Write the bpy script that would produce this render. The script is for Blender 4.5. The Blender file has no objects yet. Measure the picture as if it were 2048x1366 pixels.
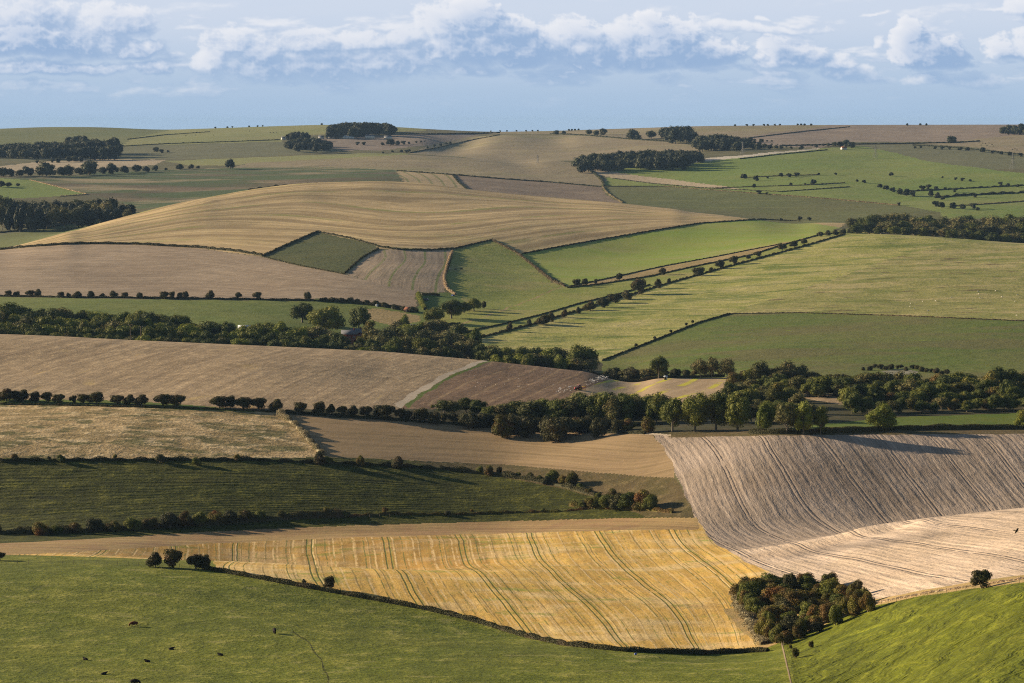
import bpy, math, random
import numpy as np

# ------------------------------------------------------------------ camera, sky, sun, exposure
S = bpy.context.scene
COL = S.collection
CZ = 200.0                       # height of the viewpoint on the down
F = 4551.0                       # focal length in pixels of a 2048 px wide frame (80 mm lens)
PITCH = math.atan(443.0 / F)
CA, SA = math.cos(PITCH), math.sin(PITCH)
cam_data = bpy.data.cameras.new('camera')
cam_data.lens = 80.0
cam_data.sensor_width = 36.0
cam_data.clip_start = 0.5
cam_data.clip_end = 60000.0
cam = bpy.data.objects.new('camera', cam_data)
COL.objects.link(cam)
cam.location = (0, 0, CZ)
cam.rotation_euler = (math.pi / 2 - PITCH, 0, 0)
S.camera = cam

SUN_EL = math.radians(15.0)
SUN_AZ = math.radians(-68.0)     # measured from +Y (view direction) towards +X; the sun stands left and a little beyond
S.view_settings.view_transform = 'Standard'
S.view_settings.look = 'None'
S.view_settings.exposure = 0.95
S.view_settings.gamma = 1.0
S.cycles.use_denoising = False
S.cycles.pixel_filter_type = 'BLACKMAN_HARRIS'
S.cycles.filter_width = 1.1
S.cycles.max_bounces = 5
S.cycles.volume_bounces = 0
sun_data = bpy.data.lights.new('sun', 'SUN')
sun_data.energy = 5.0
sun_data.angle = math.radians(0.5)
sun_data.color = (1.0, 0.80, 0.56)
sun = bpy.data.objects.new('sun', sun_data)
COL.objects.link(sun)
sdir = np.array([math.sin(SUN_AZ) * math.cos(SUN_EL), math.cos(SUN_AZ) * math.cos(SUN_EL), math.sin(SUN_EL)])
from mathutils import Vector, Matrix
sun.rotation_euler = Vector(sdir.tolist()).to_track_quat('Z', 'Y').to_euler()
sun.location = (-600, 900, 420)


class NT:
    """small helper for node trees"""
    def __init__(s, tree):
        s.t = tree; s.n = tree.nodes; s.l = tree.links
    def node(s, typ, **kw):
        n = s.n.new(typ)
        for k, v in kw.items():
            setattr(n, k, v)
        return n
    def put(s, sock, val):
        if isinstance(val, bpy.types.NodeSocket):
            s.l.new(val, sock)
        elif val is not None:
            sock.default_value = val
    def math(s, op, a, b=None, c=None, clamp=False):
        n = s.node('ShaderNodeMath', operation=op, use_clamp=clamp)
        s.put(n.inputs[0], a)
        if b is not None: s.put(n.inputs[1], b)
        if c is not None: s.put(n.inputs[2], c)
        return n.outputs[0]
    def vmath(s, op, a, b=None):
        n = s.node('ShaderNodeVectorMath', operation=op)
        s.put(n.inputs[0], a)
        if b is not None:
            s.put(n.inputs[3] if op == 'SCALE' else n.inputs[1], b)
        return n.outputs[1] if op in ('LENGTH', 'DISTANCE', 'DOT_PRODUCT') else n.outputs[0]
    def noise(s, vec, scale, detail=3.0, rough=0.55, dist=0.0, w=None, dim='3D'):
        n = s.node('ShaderNodeTexNoise', noise_dimensions=dim)
        if vec is not None: s.put(n.inputs['Vector'], vec)
        if w is not None: s.put(n.inputs['W'], w)
        n.inputs['Scale'].default_value = scale
        n.inputs['Detail'].default_value = detail
        n.inputs['Roughness'].default_value = rough
        n.inputs['Distortion'].default_value = dist
        return n.outputs[0]
    def mix(s, fac, a, b, mode='MIX'):
        n = s.node('ShaderNodeMix', data_type='RGBA', blend_type=mode, clamp_factor=True)
        s.put(n.inputs[0], fac)
        for sock, v in ((n.inputs[6], a), (n.inputs[7], b)):
            if isinstance(v, tuple) and len(v) == 3: v = (*v, 1.0)
            s.put(sock, v)
        return n.outputs[2]
    def ramp(s, x, lo, hi, smooth=True):
        n = s.node('ShaderNodeMapRange', interpolation_type='SMOOTHSTEP' if smooth else 'LINEAR', clamp=True)
        s.put(n.inputs[0], x)
        n.inputs[1].default_value = lo
        n.inputs[2].default_value = hi
        return n.outputs[0]
    def comb(s, x, y, z):
        n = s.node('ShaderNodeCombineXYZ')
        for i, v in enumerate((x, y, z)): s.put(n.inputs[i], v)
        return n.outputs[0]
    def sep(s, v):
        n = s.node('ShaderNodeSeparateXYZ'); s.put(n.inputs[0], v)
        return n.outputs
    def attr(s, name):
        n = s.node('ShaderNodeAttribute', attribute_name=name)
        return n.outputs['Fac']


def lin(r, g, b):
    """sRGB 0-255 to linear"""
    f = lambda c: (c / 255 / 12.92) if c / 255 <= 0.04045 else ((c / 255 + 0.055) / 1.055) ** 2.4
    return (f(r), f(g), f(b))


def build_world():
    w = bpy.data.worlds.new('World'); S.world = w
    w.use_nodes = True
    T = NT(w.node_tree); T.n.clear()
    out = T.node('ShaderNodeOutputWorld')
    sky = T.node('ShaderNodeTexSky', sky_type='NISHITA', sun_disc=False)
    sky.sun_elevation = SUN_EL
    sky.sun_rotation = SUN_AZ
    sky.altitude = 200; sky.air_density = 1.0; sky.dust_density = 0.6; sky.ozone_density = 1.0
    bg = T.node('ShaderNodeBackground'); T.put(bg.inputs[0], sky.outputs[0]); bg.inputs[1].default_value = 0.05
    T.put(out.inputs[0], bg.outputs[0])


build_world()

# ------------------------------------------------------------------ bookkeeping helpers
def tag(o, label=None, cat=None, group=None, kind=None):
    if label: o['label'] = label
    if cat: o['category'] = cat
    if group: o['group'] = group
    if kind: o['kind'] = kind
    return o


def mesh_np(name, verts, faces, mat=None, smooth=False, parent=None, link=True):
    """verts (n,3); faces (m,k) or a list of such arrays with different k"""
    me = bpy.data.meshes.new(name)
    verts = np.asarray(verts, dtype=np.float32)
    fl = faces if isinstance(faces, list) else [faces]
    fl = [np.asarray(f, dtype=np.int32) for f in fl if len(f)]
    me.vertices.add(len(verts)); me.vertices.foreach_set('co', verts.ravel())
    loops = np.concatenate([f.ravel() for f in fl])
    sizes = np.concatenate([np.full(len(f), f.shape[1], dtype=np.int32) for f in fl])
    starts = np.concatenate([[0], np.cumsum(sizes)[:-1]]).astype(np.int32)
    me.loops.add(len(loops)); me.loops.foreach_set('vertex_index', loops)
    me.polygons.add(len(sizes)); me.polygons.foreach_set('loop_start', starts)
    try: me.polygons.foreach_set('loop_total', sizes)
    except Exception: pass
    if smooth: me.polygons.foreach_set('use_smooth', np.ones(len(sizes), dtype=bool))
    me.update(calc_edges=True)
    if mat is not None: me.materials.append(mat)
    o = bpy.data.objects.new(name, me)
    if link: COL.objects.link(o)
    if parent is not None: o.parent = parent
    return o


def empty(name, loc, rz=0.0, label=None, cat=None, group=None):
    o = bpy.data.objects.new(name, None); COL.objects.link(o)
    o.empty_display_size = 0.5
    o.location = loc; o.rotation_euler = (0, 0, rz)
    return tag(o, label, cat, group)

# ------------------------------------------------------------------ the cloudy sky low in front: a far dome, glowing as sky does
def fbm(X, Y, seed, octaves=6, gain=0.55, ridged=False):
    """gradient noise summed over octaves, roughly -1..1"""
    r = np.random.RandomState(seed); out = np.zeros(np.broadcast(X, Y).shape); a = 1.0; tot = 0.0
    for o in range(octaves):
        ang = r.uniform(0, 2 * math.pi, (256,)); perm = r.permutation(256); ox, oy = r.uniform(0, 100, 2)
        x = X + ox; y = Y + oy
        xi = np.floor(x).astype(int); yi = np.floor(y).astype(int); xf = x - xi; yf = y - yi
        s = xf ** 3 * (xf * (xf * 6 - 15) + 10); t = yf ** 3 * (yf * (yf * 6 - 15) + 10)
        def g(i, j):
            h = ang[perm[(perm[(xi + i) & 255] + yi + j) & 255]]
            return np.cos(h) * (xf - i) + np.sin(h) * (yf - j)
        n = (g(0, 0) * (1 - s) + g(1, 0) * s) * (1 - t) + (g(0, 1) * (1 - s) + g(1, 1) * s) * t
        n = n * 1.5
        if ridged: n = 1 - 2 * np.abs(n) ** 0.8
        out += a * n; tot += a; a *= gain; X = X * 2.03; Y = Y * 2.03
    return out / tot

def sky_picture():
    """colours of the sky on a grid of bearing (u) and elevation (v), in frame pixels; clouds shaded by marching towards the sun"""
    u = np.arange(-1500, 3502, 2.0); v = np.arange(-900, 302, 2.0)
    U, V = np.meshgrid(u, v)
    wx = fbm(U / 130, V / 90, 3, 5) ; wy = fbm(U / 130, V / 90, 9, 5)
    Uw = U + 34 * wx; Vw = V + 26 * wy
    billow = fbm(U / 46, V / 34, 21, 6, 0.58, True)
    heaps = [(60, 45, 125, 55, .75), (235, 52, 85, 45, .75), (150, 88, 130, 48, .8), (85, 92, 125, 38, 1.5), (290, 108, 50, 22, .8), (120, 140, 180, 18, .7), (325, 140, 42, 20, .8), (90, 172, 90, 14, .35), (-150, 90, 130, 60, .9), (-420, 60, 150, 60, .9),
        (600, 128, 220, 60, .55), (455, 88, 60, 38, .8), (425, 125, 34, 34, .7), (525, 110, 65, 48, .7), (620, 88, 100, 34, .75), (730, 84, 100, 30, .75), (805, 76, 60, 30, .75), (665, 150, 90, 30, .4), (780, 130, 130, 50, .6),
        (885, 55, 75, 55, .9), (945, 40, 62, 46, 1.3), (930, 95, 115, 58, .95), (1005, 85, 82, 62, 1.4), (1055, 108, 66, 42, 1.5), (950, 140, 70, 20, .5),
        (1155, 66, 60, 38, 1.0), (1115, 92, 60, 45, .8), (1190, 100, 115, 50, 1.0), (1235, 74, 65, 42, 1.0), (1302, 60, 38, 38, 1.4), (1325, 92, 90, 55, 1.4), (1395, 110, 95, 38, 1.3), (1240, 128, 130, 32, .9), (1130, 162, 80, 20, .35), (1340, 160, 45, 14, .3),
        (1490, 60, 170, 14, .5), (1520, 38, 16, 9, .4), (1540, 90, 36, 28, 1.1), (1562, 114, 60, 38, 1.0), (1612, 122, 40, 28, .8), (1670, 128, 36, 26, .8), (1700, 152, 70, 22, .5),
        (1806, 78, 38, 34, 1.5), (1818, 106, 48, 42, 1.4), (1862, 116, 66, 42, 1.5), (1838, 162, 50, 17, .5), (1745, 92, 16, 16, .5),
        (1985, 102, 36, 32, 1.0), (2036, 98, 40, 38, .9), (2035, 20, 60, 28, .9), (1990, 27, 50, 6, .4), (1740, 34, 36, 5, .35), (1935, 166, 80, 22, .4), (2180, 90, 130, 55, 1.2), (2420, 70, 130, 50, 1.2), (2800, 60, 160, 60, 1), (3150, 90, 160, 50, 1), (-800, 70, 160, 60, 1), (-1150, 90, 140, 50, 1),
        (300, -200, 260, 80, .7), (1000, -320, 300, 90, .7), (1700, -180, 260, 70, .6), (2400, -300, 300, 90, .7), (-500, -260, 300, 90, .7)]
    D = np.zeros_like(U)
    for (cx, cy, rx, ry, a) in heaps:
        q = ((Uw - cx) / rx) ** 2 + ((Vw - cy) / ry) ** 2
        b = 1 - q
        # flat base
        base = np.clip((cy + ry * 0.85 - V - 10 * wy) / (ry * 0.45), 0, 1)
        f = np.clip(b + 0.6 * (billow - 0.16), 0, None) * np.clip(base, 0.0, 1) * (b > -0.6)
        D = np.maximum(D, f * a)
    low = np.clip(fbm(U / 150, V / 42, 31, 5) - 0.0, 0, None) * 1.2 * np.clip((V + 20) / 80, 0, 1) * np.clip((228 - V) / 50, 0, 1)
    D = np.maximum(D, low)
    shift = lambda A, d: np.roll(np.roll(A, -int(round(L[0] * d / 2)), 1), -int(round(L[1] * d / 2)), 0)
    L = (-0.80, -0.60); tau = np.zeros_like(D)
    for k in range(1, 13): tau += shift(D, 2.6 * k ** 1.2)
    fine = fbm(U / 17, V / 14, 55, 4, 0.55, True)
    surf = np.sqrt(np.clip(D, 0, None) + 0.02) + 0.10 * fbm(U / 60, V / 44, 77, 3, 0.5, True) + 0.012 * fine
    rel = 0.27 + 0.55 * (surf - shift(surf, 5)) + 0.75 * (surf - shift(surf, 16)) + 0.65 * (surf - shift(surf, 44)) + 0.45 * (surf - shift(surf, 90))
    rel = np.clip(rel, 0, 1)
    lit = 0.70 * rel + 0.42 * np.exp(-tau * 0.25)
    lit = lit * np.clip(1.15 - 0.5 * np.clip((tau - 4) / 9, 0, 1), 0, 1)
    alpha = 1 - np.exp(-3.6 * np.clip(D - 0.02, 0, None) ** 1.05)
    el = (240 - V)
    h = np.clip(el / 235, 0, 1)[..., None]; h = h * h * (3 - 2 * h)
    c0 = np.array(lin(167, 192, 219)); c1 = np.array(lin(206, 217, 234))
    sky = c0 * (1 - h) + c1 * h
    st = (0.5 + 0.5 * fbm(U / 260, V / 30, 41, 5))[..., None]
    sky = sky * (1 - 0.35 * np.clip(st - 0.45, 0, 1)) + np.array(lin(190, 208, 233)) * 0.35 * np.clip(st - 0.45, 0, 1)
    sh = np.array(lin(146, 175, 212)) * (1 - h * 0.0); mid = np.array(lin(196, 209, 230)); wh = np.array(lin(246, 245, 247))
    l = lit[..., None]
    cl = np.where(l < 0.45, sh + (mid - sh) * np.clip((l - 0.12) / 0.33, 0, 1), mid + (wh - mid) * np.clip((l - 0.47) / 0.62, 0, 1))
    # distance haze over the lower banks
    f = np.clip((el - 5) / 100, 0, 1)[..., None]
    cl = c0 * (1 - f) * 0.9 + cl * (f + 0.1 * (1 - f))
    a = (alpha * np.clip((el - 8) / 45, 0, 1))[..., None] * 0.86
    return u, v, sky * (1 - a) + cl * a

def build_sky():
    u, v, C = sky_picture()
    gu = np.unique(np.concatenate([np.arange(-1500, -150, 26.0), np.arange(-150, 2251, 2.0), np.arange(2250, 3500, 26.0), [3500.0]]))
    gv = np.unique(np.concatenate([np.arange(-900, -30, 24.0), np.arange(-30, 281, 2.0)]))
    iu = ((gu + 1500) / 2).astype(int); iv = ((gv + 900) / 2).astype(int)
    col = C[iv][:, iu]
    GU, GV = np.meshgrid(gu, gv)
    azm = (GU - 1024) / F; elv = (240 - GV) / F; R = 50000.0
    # the grid was drawn in frame pixels: bearing and elevation follow from it
    V = np.stack([R * np.sin(azm) * np.cos(elv), R * np.cos(azm) * np.cos(elv), CZ + R * np.sin(elv)], -1).reshape(-1, 3)
    n0, n1 = GU.shape; vid = np.arange(n0 * n1).reshape(n0, n1)
    q = np.stack([vid[:-1, :-1], vid[:-1, 1:], vid[1:, 1:], vid[1:, :-1]], -1).reshape(-1, 4)
    m = bpy.data.materials.new('cloudy_sky'); m.use_nodes = True
    T = NT(m.node_tree); T.n.clear()
    at = T.node('ShaderNodeAttribute', attribute_name='sky_colour')
    fd = T.attr('fade')
    em = T.node('ShaderNodeEmission'); T.put(em.inputs[0], at.outputs['Color']); em.inputs[1].default_value = SKY_GLOW
    tr = T.node('ShaderNodeBsdfTransparent'); mx = T.node('ShaderNodeMixShader')
    T.put(mx.inputs[0], fd); T.put(mx.inputs[1], tr.outputs[0]); T.put(mx.inputs[2], em.outputs[0])
    T.put(T.node('ShaderNodeOutputMaterial').inputs[0], mx.outputs[0])
    m.cycles.emission_sampling = 'NONE'
    o = mesh_np('sky', V, q, m, smooth=True)
    a = o.data.attributes.new('sky_colour', 'FLOAT_COLOR', 'POINT')
    a.data.foreach_set('color', np.concatenate([col.reshape(-1, 3), np.ones((n0 * n1, 1))], 1).astype(np.float32).ravel())
    f = np.clip((GU + 1500) / 600, 0, 1) * np.clip((3500 - GU) / 600, 0, 1) * np.clip((GV + 900) / 500, 0, 1)
    b = o.data.attributes.new('fade', 'FLOAT', 'POINT'); b.data.foreach_set('value', (f * f * (3 - 2 * f)).ravel().astype(np.float32))
    tag(o, 'pale blue sky with long banks of cumulus cloud', 'sky', kind='structure')
SKY_GLOW = 0.52
build_sky()

# ------------------------------------------------------------------ projection helpers (how the survey of the land was taken)
def ray(u, v):
    X = (np.asarray(u, float) - 1024) / F
    U = -(np.asarray(v, float) - 683) / F
    dy = CA + U * SA
    return X / dy, (-SA + U * CA) / dy          # bearing tangent, slope of the sight line


def project(x, y, z):
    dep = y * CA - z * SA
    return 1024 + F * x / dep, 683 - F * (y * SA + z * CA) / dep

# ------------------------------------------------------------------ terrain
# surveyed profiles: for each bearing a list of (row, distance) or (None, distance, height under the viewpoint)
N = None
PROF = {
    0: [(1366, 520), (1250, 600), (1131, 700), (1108, 750), (1090, 790), (1060, 870), (1010, 908), (930, 955), (915, 962), (815, 1080), (790, 1110), (740, 1200), (667, 1330), (N, 1480, -150), (625, 1680), (597, 1800), (590, 1850), (550, 1980), (510, 2150), (500, 2220), (N, 2450, -148), (470, 2750), (440, 2950), (400, 3150), (360, 3500), (335, 3900), (315, 4300), (290, 5000), (265, 5600), (258, 6000)],
    256: [(1366, 520), (1250, 603), (1133, 700), (1112, 765), (1085, 820), (1060, 872), (1010, 910), (930, 955), (915, 964), (810, 1075), (790, 1110), (740, 1195), (680, 1330), (N, 1490, -152), (625, 1680), (597, 1795), (588, 1850), (550, 1980), (500, 2180), (470, 2320), (433, 2500), (N, 2750, -128), (425, 2950), (410, 3100), (385, 3300), (345, 3800), (320, 4300), (300, 4700), (280, 5100), (258, 5900)],
    512: [(1366, 520), (1250, 605), (1152, 688), (1124, 745), (N, 790, -157), (1112, 825), (1080, 860), (1045, 898), (1000, 920), (930, 957), (912, 972), (830, 1060), (815, 1075), (740, 1190), (691, 1320), (N, 1500, -154), (650, 1620), (600, 1790), (585, 1850), (540, 1990), (505, 2120), (450, 2400), (400, 2650), (378, 2800), (N, 3050, -104), (370, 3400), (340, 3850), (315, 4300), (300, 4600), (280, 5000), (262, 5500), (254, 5800)],
    768: [(1366, 515), (1280, 590), (1205, 660), (1139, 720), (N, 765, -154), (1124, 800), (1080, 850), (1045, 902), (1000, 926), (940, 960), (925, 972), (860, 1040), (835, 1065), (815, 1090), (760, 1190), (702, 1320), (N, 1500, -157), (640, 1700), (605, 1800), (560, 1920), (540, 1980), (500, 2150), (450, 2400), (400, 2700), (363, 3000), (N, 3250, -97), (355, 3500), (340, 3800), (310, 4250), (N, 4450, -71), (296, 4700), (285, 4900), (272, 5100), (262, 5300), (255, 5550)],
    1024: [(1366, 512), (1310, 565), (1265, 625), (1200, 670), (1145, 720), (1130, 755), (1090, 820), (1045, 900), (1000, 930), (960, 955), (925, 990), (860, 1050), (830, 1090), (790, 1160), (726, 1310), (N, 1430, -157), (680, 1600), (640, 1720), (600, 1880), (560, 2020), (520, 2200), (490, 2300), (450, 2450), (400, 2850), (388, 3000), (N, 3200, -108), (372, 3500), (350, 3750), (321, 4150), (N, 4350, -75.5), (300, 4700), (280, 5000), (268, 5250), (N, 5500, -37), (264, 5900)],
    1280: [(1366, 508), (1310, 572), (1295, 590), (1240, 640), (1180, 690), (1130, 750), (1090, 810), (1045, 865), (1010, 893), (960, 924), (900, 964), (870, 990), (855, 1030), (790, 1200), (757, 1290), (N, 1370, -155), (740, 1420), (700, 1530), (660, 1650), (620, 1780), (560, 2050), (520, 2250), (500, 2350), (470, 2450), (430, 2700), (408, 2900), (N, 3080, -117), (400, 3300), (375, 3550), (350, 3800), (325, 4050), (310, 4400), (290, 4700), (275, 5000), (257, 5600)],
    1536: [(1366, 502), (1310, 575), (1300, 590), (1240, 640), (1180, 680), (1135, 715), (1090, 790), (1060, 836), (1000, 866), (930, 900), (875, 930), (855, 990), (800, 1150), (745, 1330), (700, 1480), (640, 1680), (600, 1830), (550, 2020), (500, 2250), (470, 2450), (440, 2700), (N, 2830, -125), (430, 3000), (410, 3150), (380, 3400), (350, 3700), (320, 4050), (300, 4350), (280, 4700), (265, 5100), (251, 5500)],
    1792: [(1366, 475), (1280, 530), (1200, 592), (1180, 620), (1120, 680), (1060, 740), (1044, 760), (N, 808, -147), (1030, 850), (980, 873), (930, 898), (875, 932), (850, 1000), (800, 1130), (745, 1340), (700, 1480), (640, 1660), (600, 1800), (550, 1980), (500, 2200), (468, 2360), (N, 2500, -127), (425, 2950), (410, 3100), (380, 3400), (350, 3700), (320, 4100), (297, 4400), (285, 4700), (270, 5000), (251, 5500)],
    2048: [(1366, 430), (1280, 470), (1200, 520), (1168, 545), (1150, 580), (1100, 630), (1050, 680), (1016, 715), (N, 780, -142), (1008, 853), (960, 880), (910, 905), (875, 932), (855, 1000), (800, 1120), (750, 1340), (700, 1480), (640, 1640), (600, 1780), (550, 1950), (510, 2120), (487, 2230), (N, 2400, -133), (425, 2950), (410, 3100), (380, 3400), (350, 3650), (320, 4000), (300, 4300), (285, 4600), (270, 4900), (251, 5500)],
}
# crest lines read off the skyline of each hill: (column, row, distance)
RIDGES = {
    'fold': ([(430, 1121, 752), (560, 1127, 735), (700, 1136, 725), (850, 1141, 720), (1000, 1145, 720)], 0.025, 520, 740),
    'spur': ([(1700, 1058, 752), (1850, 1037, 735), (2048, 1016, 715), (2650, 965, 650), (3500, 940, 620)], 0.03, 1850, None),
    'brow': ([(-1500, 655, 1330), (0, 668, 1330), (110, 672, 1330), (256, 680, 1330), (512, 691, 1320), (768, 703, 1320), (970, 721, 1310), (1160, 742, 1300), (1440, 775, 1280)], 0.05, None, 1160),
    'hill': ([(-1500, 520, 2100), (-300, 512, 2150), (0, 500, 2220), (120, 468, 2330), (250, 433, 2500), (350, 407, 2620), (500, 379, 2800), (600, 366, 2900), (750, 362, 3000), (850, 365, 3000), (930, 378, 3000), (1024, 388, 3000), (1250, 407, 2900), (1400, 424, 2800), (1520, 437, 2700), (1640, 452, 2620)], 0.045, None, 1480),
    'down': ([(1740, 467, 2390), (1850, 472, 2320), (2048, 487, 2230), (2650, 500, 2100), (3500, 500, 2100)], 0.035, 1880, None),
    'middle': ([(760, 310, 4300), (820, 309, 4250), (1024, 322, 4150), (1150, 343, 3950)], 0.025, 850, 930),
    'knoll': ([(900, 279, 4900), (1000, 268, 5250), (1090, 272, 5100), (1250, 282, 4900), (1400, 300, 4600)], 0.03, 1000, 1000),
    'skyline': ([(-1500, 266, 6000), (0, 258, 6000), (80, 254, 6000), (200, 254, 5950), (330, 260, 5900), (450, 256, 5800), (560, 252, 5700), (660, 249, 5600), (800, 254, 5500), (850, 258, 5600), (980, 264, 5800), (1100, 262, 5700), (1250, 257, 5600), (1400, 252, 5500), (1600, 250, 5500), (2048, 249, 5500), (3500, 245, 5400)], 0.06, None, None),
}
pts, vals = [], []
def add_profile(ucol, prof, jit=0.0):
    for p in prof:
        if p[0] is None:
            D, z = p[1], p[2]
            th = (ucol - 1024) / F
        else:
            th, sl = ray(ucol, p[0]); D = p[1]; z = D * sl
        pts.append((float(th), math.log(D))); vals.append(float(z) + jit)
for ucol, prof in PROF.items(): add_profile(ucol, prof)
for ucol, src in ((-480, 0), (-1100, 256), (2530, 2048), (3100, 2048)):
    add_profile(ucol, PROF[src][::2], 0.0)
for nm_, (R_, sg_, a_, b_) in RIDGES.items():
    R_ = np.array(R_, float)
    for u_ in range(-256, 2400, 64):
        if (a_ is not None and u_ < a_ - 60) or (b_ is not None and u_ > b_ + 60) or u_ < R_[0, 0] or u_ > R_[-1, 0]: continue
        if min(abs(u_ - p_) for p_ in PROF) < 30: continue
        D_ = float(np.interp(u_, R_[:, 0], R_[:, 2])); t_, s_ = ray(u_, np.interp(u_, R_[:, 0], R_[:, 1]))
        pts.append((float(t_), math.log(D_))); vals.append(float(s_) * D_)
for th in np.linspace(-0.48, 0.48, 9):
    near = [(5, -2.0), (40, -27), (120, -66), (250, -100), (370, -119)] if th < 0.17 else [(5, -2.0), (40, -27), (120, -60), (250, -88), (345, -97)]
    for D, z in near + [(8500, -110), (16000, -170), (30000, -190)]:
        pts.append((th, math.log(D))); vals.append(z)
pts = np.array(pts); vals = np.array(vals)

def tps_fit(P, V, smooth=0.0):
    n = len(P)
    r2 = ((P[:, None, :] - P[None, :, :]) ** 2).sum(-1)
    K = 0.5 * r2 * np.log(r2 + 1e-12) + smooth * np.eye(n)
    A = np.zeros((n + 3, n + 3)); A[:n, :n] = K
    A[:n, n] = 1; A[:n, n + 1:] = P; A[n, :n] = 1; A[n + 1:, :n] = P.T
    return P, np.linalg.solve(A, np.concatenate([V, np.zeros(3)]))
def tps_eval(fit, Q):
    P, w = fit; n = len(P); out = np.empty(len(Q))
    for i in range(0, len(Q), 20000):
        q = Q[i:i + 20000]
        r2 = ((q[:, None, :] - P[None, :, :]) ** 2).sum(-1)
        out[i:i + 20000] = (0.5 * r2 * np.log(r2 + 1e-12)) @ w[:n] + w[n] + q @ w[n + 1:]
    return out
fit = tps_fit(pts, vals, 2e-5)

Q = 1.0                                             # mesh fineness
inner = np.arange(-0.246, 0.2461, 0.00054 / Q)
outer = 0.246 + np.cumsum(0.0009 * 1.045 ** np.arange(1, 82))
TH = np.concatenate([-outer[::-1], inner, outer])
rows_D = [5.0]
while rows_D[-1] < 30000:
    D = rows_D[-1]
    if D < 400: ds = 0.03 if D < 300 else 0.01
    else: ds = min(0.004, max(0.0012, D * 1.7e-6)) / Q
    if D > 6300: ds = 0.04
    rows_D.append(D * math.exp(ds))
DD = np.array(rows_D); LS = np.log(DD)

cth = np.linspace(TH[0], TH[-1], 300); cs = np.linspace(LS[0], LS[-1], 20)
cs = np.concatenate([np.linspace(LS[0], math.log(390), 20), np.linspace(math.log(395), math.log(6500), 300), np.linspace(math.log(6800), LS[-1], 14)])
ii = np.clip(TH, -0.47, 0.47)
cth = np.unique(np.concatenate([np.linspace(TH[0], -0.25, 24), np.linspace(-0.25, 0.25, 180), np.linspace(0.25, TH[-1], 24)]))
gt, gs = np.meshgrid(np.clip(cth, -0.45, 0.45), cs)
HC = tps_eval(fit, np.stack([gt.ravel(), gs.ravel()], 1)).reshape(gt.shape)

def cubic_up(xc, Y, x):                             # Catmull-Rom along axis 0, uneven knots
    i = np.clip(np.searchsorted(xc, x) - 1, 0, len(xc) - 2)
    h = xc[i + 1] - xc[i]; t = ((x - xc[i]) / h)
    m = np.gradient(Y, xc, axis=0)
    t = t[:, None]; h = h[:, None]
    return ((2 * t ** 3 - 3 * t ** 2 + 1) * Y[i] + (t ** 3 - 2 * t ** 2 + t) * h * m[i] + (-2 * t ** 3 + 3 * t ** 2) * Y[i + 1] + (t ** 3 - t ** 2) * h * m[i + 1])
H = cubic_up(cth, cubic_up(cs, HC, LS).T, TH).T     # rows x columns
XX = TH[None, :] * DD[:, None]; YY = np.broadcast_to(DD[:, None], H.shape)

rs = np.random.RandomState(4)
und = np.zeros_like(H)
for wl, amp in ((260, 0.55), (150, 0.35), (90, 0.22), (50, 0.12), (28, 0.06)):
    for k in range(5):
        a = rs.uniform(0, math.pi); ph = rs.uniform(0, 6.28); w_ = wl * rs.uniform(0.8, 1.25)
        und += amp * 0.5 * np.sin((XX * math.cos(a) + YY * math.sin(a)) * 2 * math.pi / w_ + ph)
H = H + und * np.clip((DD[:, None] - 420) / 150, 0, 1) * np.clip(DD[:, None] / 2500, 0.22, 0.6)

UCOL = 1024 + F * TH
def ridge_arrays(name):
    R = np.array(RIDGES[name][0], float)
    k = np.hanning(63)[1:-1]; k /= k.sum()
    sm = lambda a: np.convolve(np.pad(a, 30, mode='edge'), k, mode='valid')
    return sm(np.interp(UCOL, R[:, 0], R[:, 1])), sm(np.interp(UCOL, R[:, 0], R[:, 2]))
RDEBUG = False
for name, (R, sg, u0, u1) in RIDGES.items():
    vt, Dt = ridge_arrays(name)
    _, slt = ray(UCOL, vt)
    L = np.log(DD)[:, None] - np.log(Dt)[None, :]
    zone = np.abs(L) < sg * 1.8
    fade = np.ones_like(UCOL)
    if u0 is not None: fade *= np.clip((UCOL - u0 + 150) / 150, 0, 1)
    if u1 is not None: fade *= np.clip((u1 + 150 - UCOL) / 150, 0, 1)
    if RDEBUG:
        sl = np.where(zone, H / DD[:, None], -9).max(0); e = (slt - sl) * F * fade
        print(name, 'initial px', [(int(u), round(float(np.interp(u, UCOL, e)), 1)) for u in range(0, 2049, 128)])
    for it in range(6):
        sl = np.where(zone, H / DD[:, None], -9).max(0)
        dlt = np.clip(slt - sl, -0.0025, 0.0025) * fade
        n = 45 if it < 4 else 21
        k = np.hanning(n + 2)[1:-1]; k /= k.sum()
        dlt = np.convolve(np.pad(dlt, n // 2, mode='edge'), k, mode='valid')
        H = H + DD[:, None] * dlt[None, :] * np.exp(-0.5 * (L / (sg * 1.6)) ** 2)
    if RDEBUG:
        sl = np.where(zone, H / DD[:, None], -9).max(0); e = (slt - sl) * F * fade
        print(name, 'residual px', [(int(u), round(float(np.interp(u, UCOL, e)), 1)) for u in range(0, 2049, 128)])
H = np.maximum(H, -215)
NR, NC = H.shape

def height(x, y):
    """ground height at a plan position"""
    s = np.interp(math.log(max(y, 5.1)), LS, np.arange(NR)); c = np.interp(x / max(y, 5.1), TH, np.arange(NC))
    i = min(int(s), NR - 2); j = min(int(c), NC - 2); a = s - i; b = c - j
    return (H[i, j] * (1 - a) * (1 - b) + H[i + 1, j] * a * (1 - b) + H[i, j + 1] * (1 - a) * b + H[i + 1, j + 1] * a * b) + CZ

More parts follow.
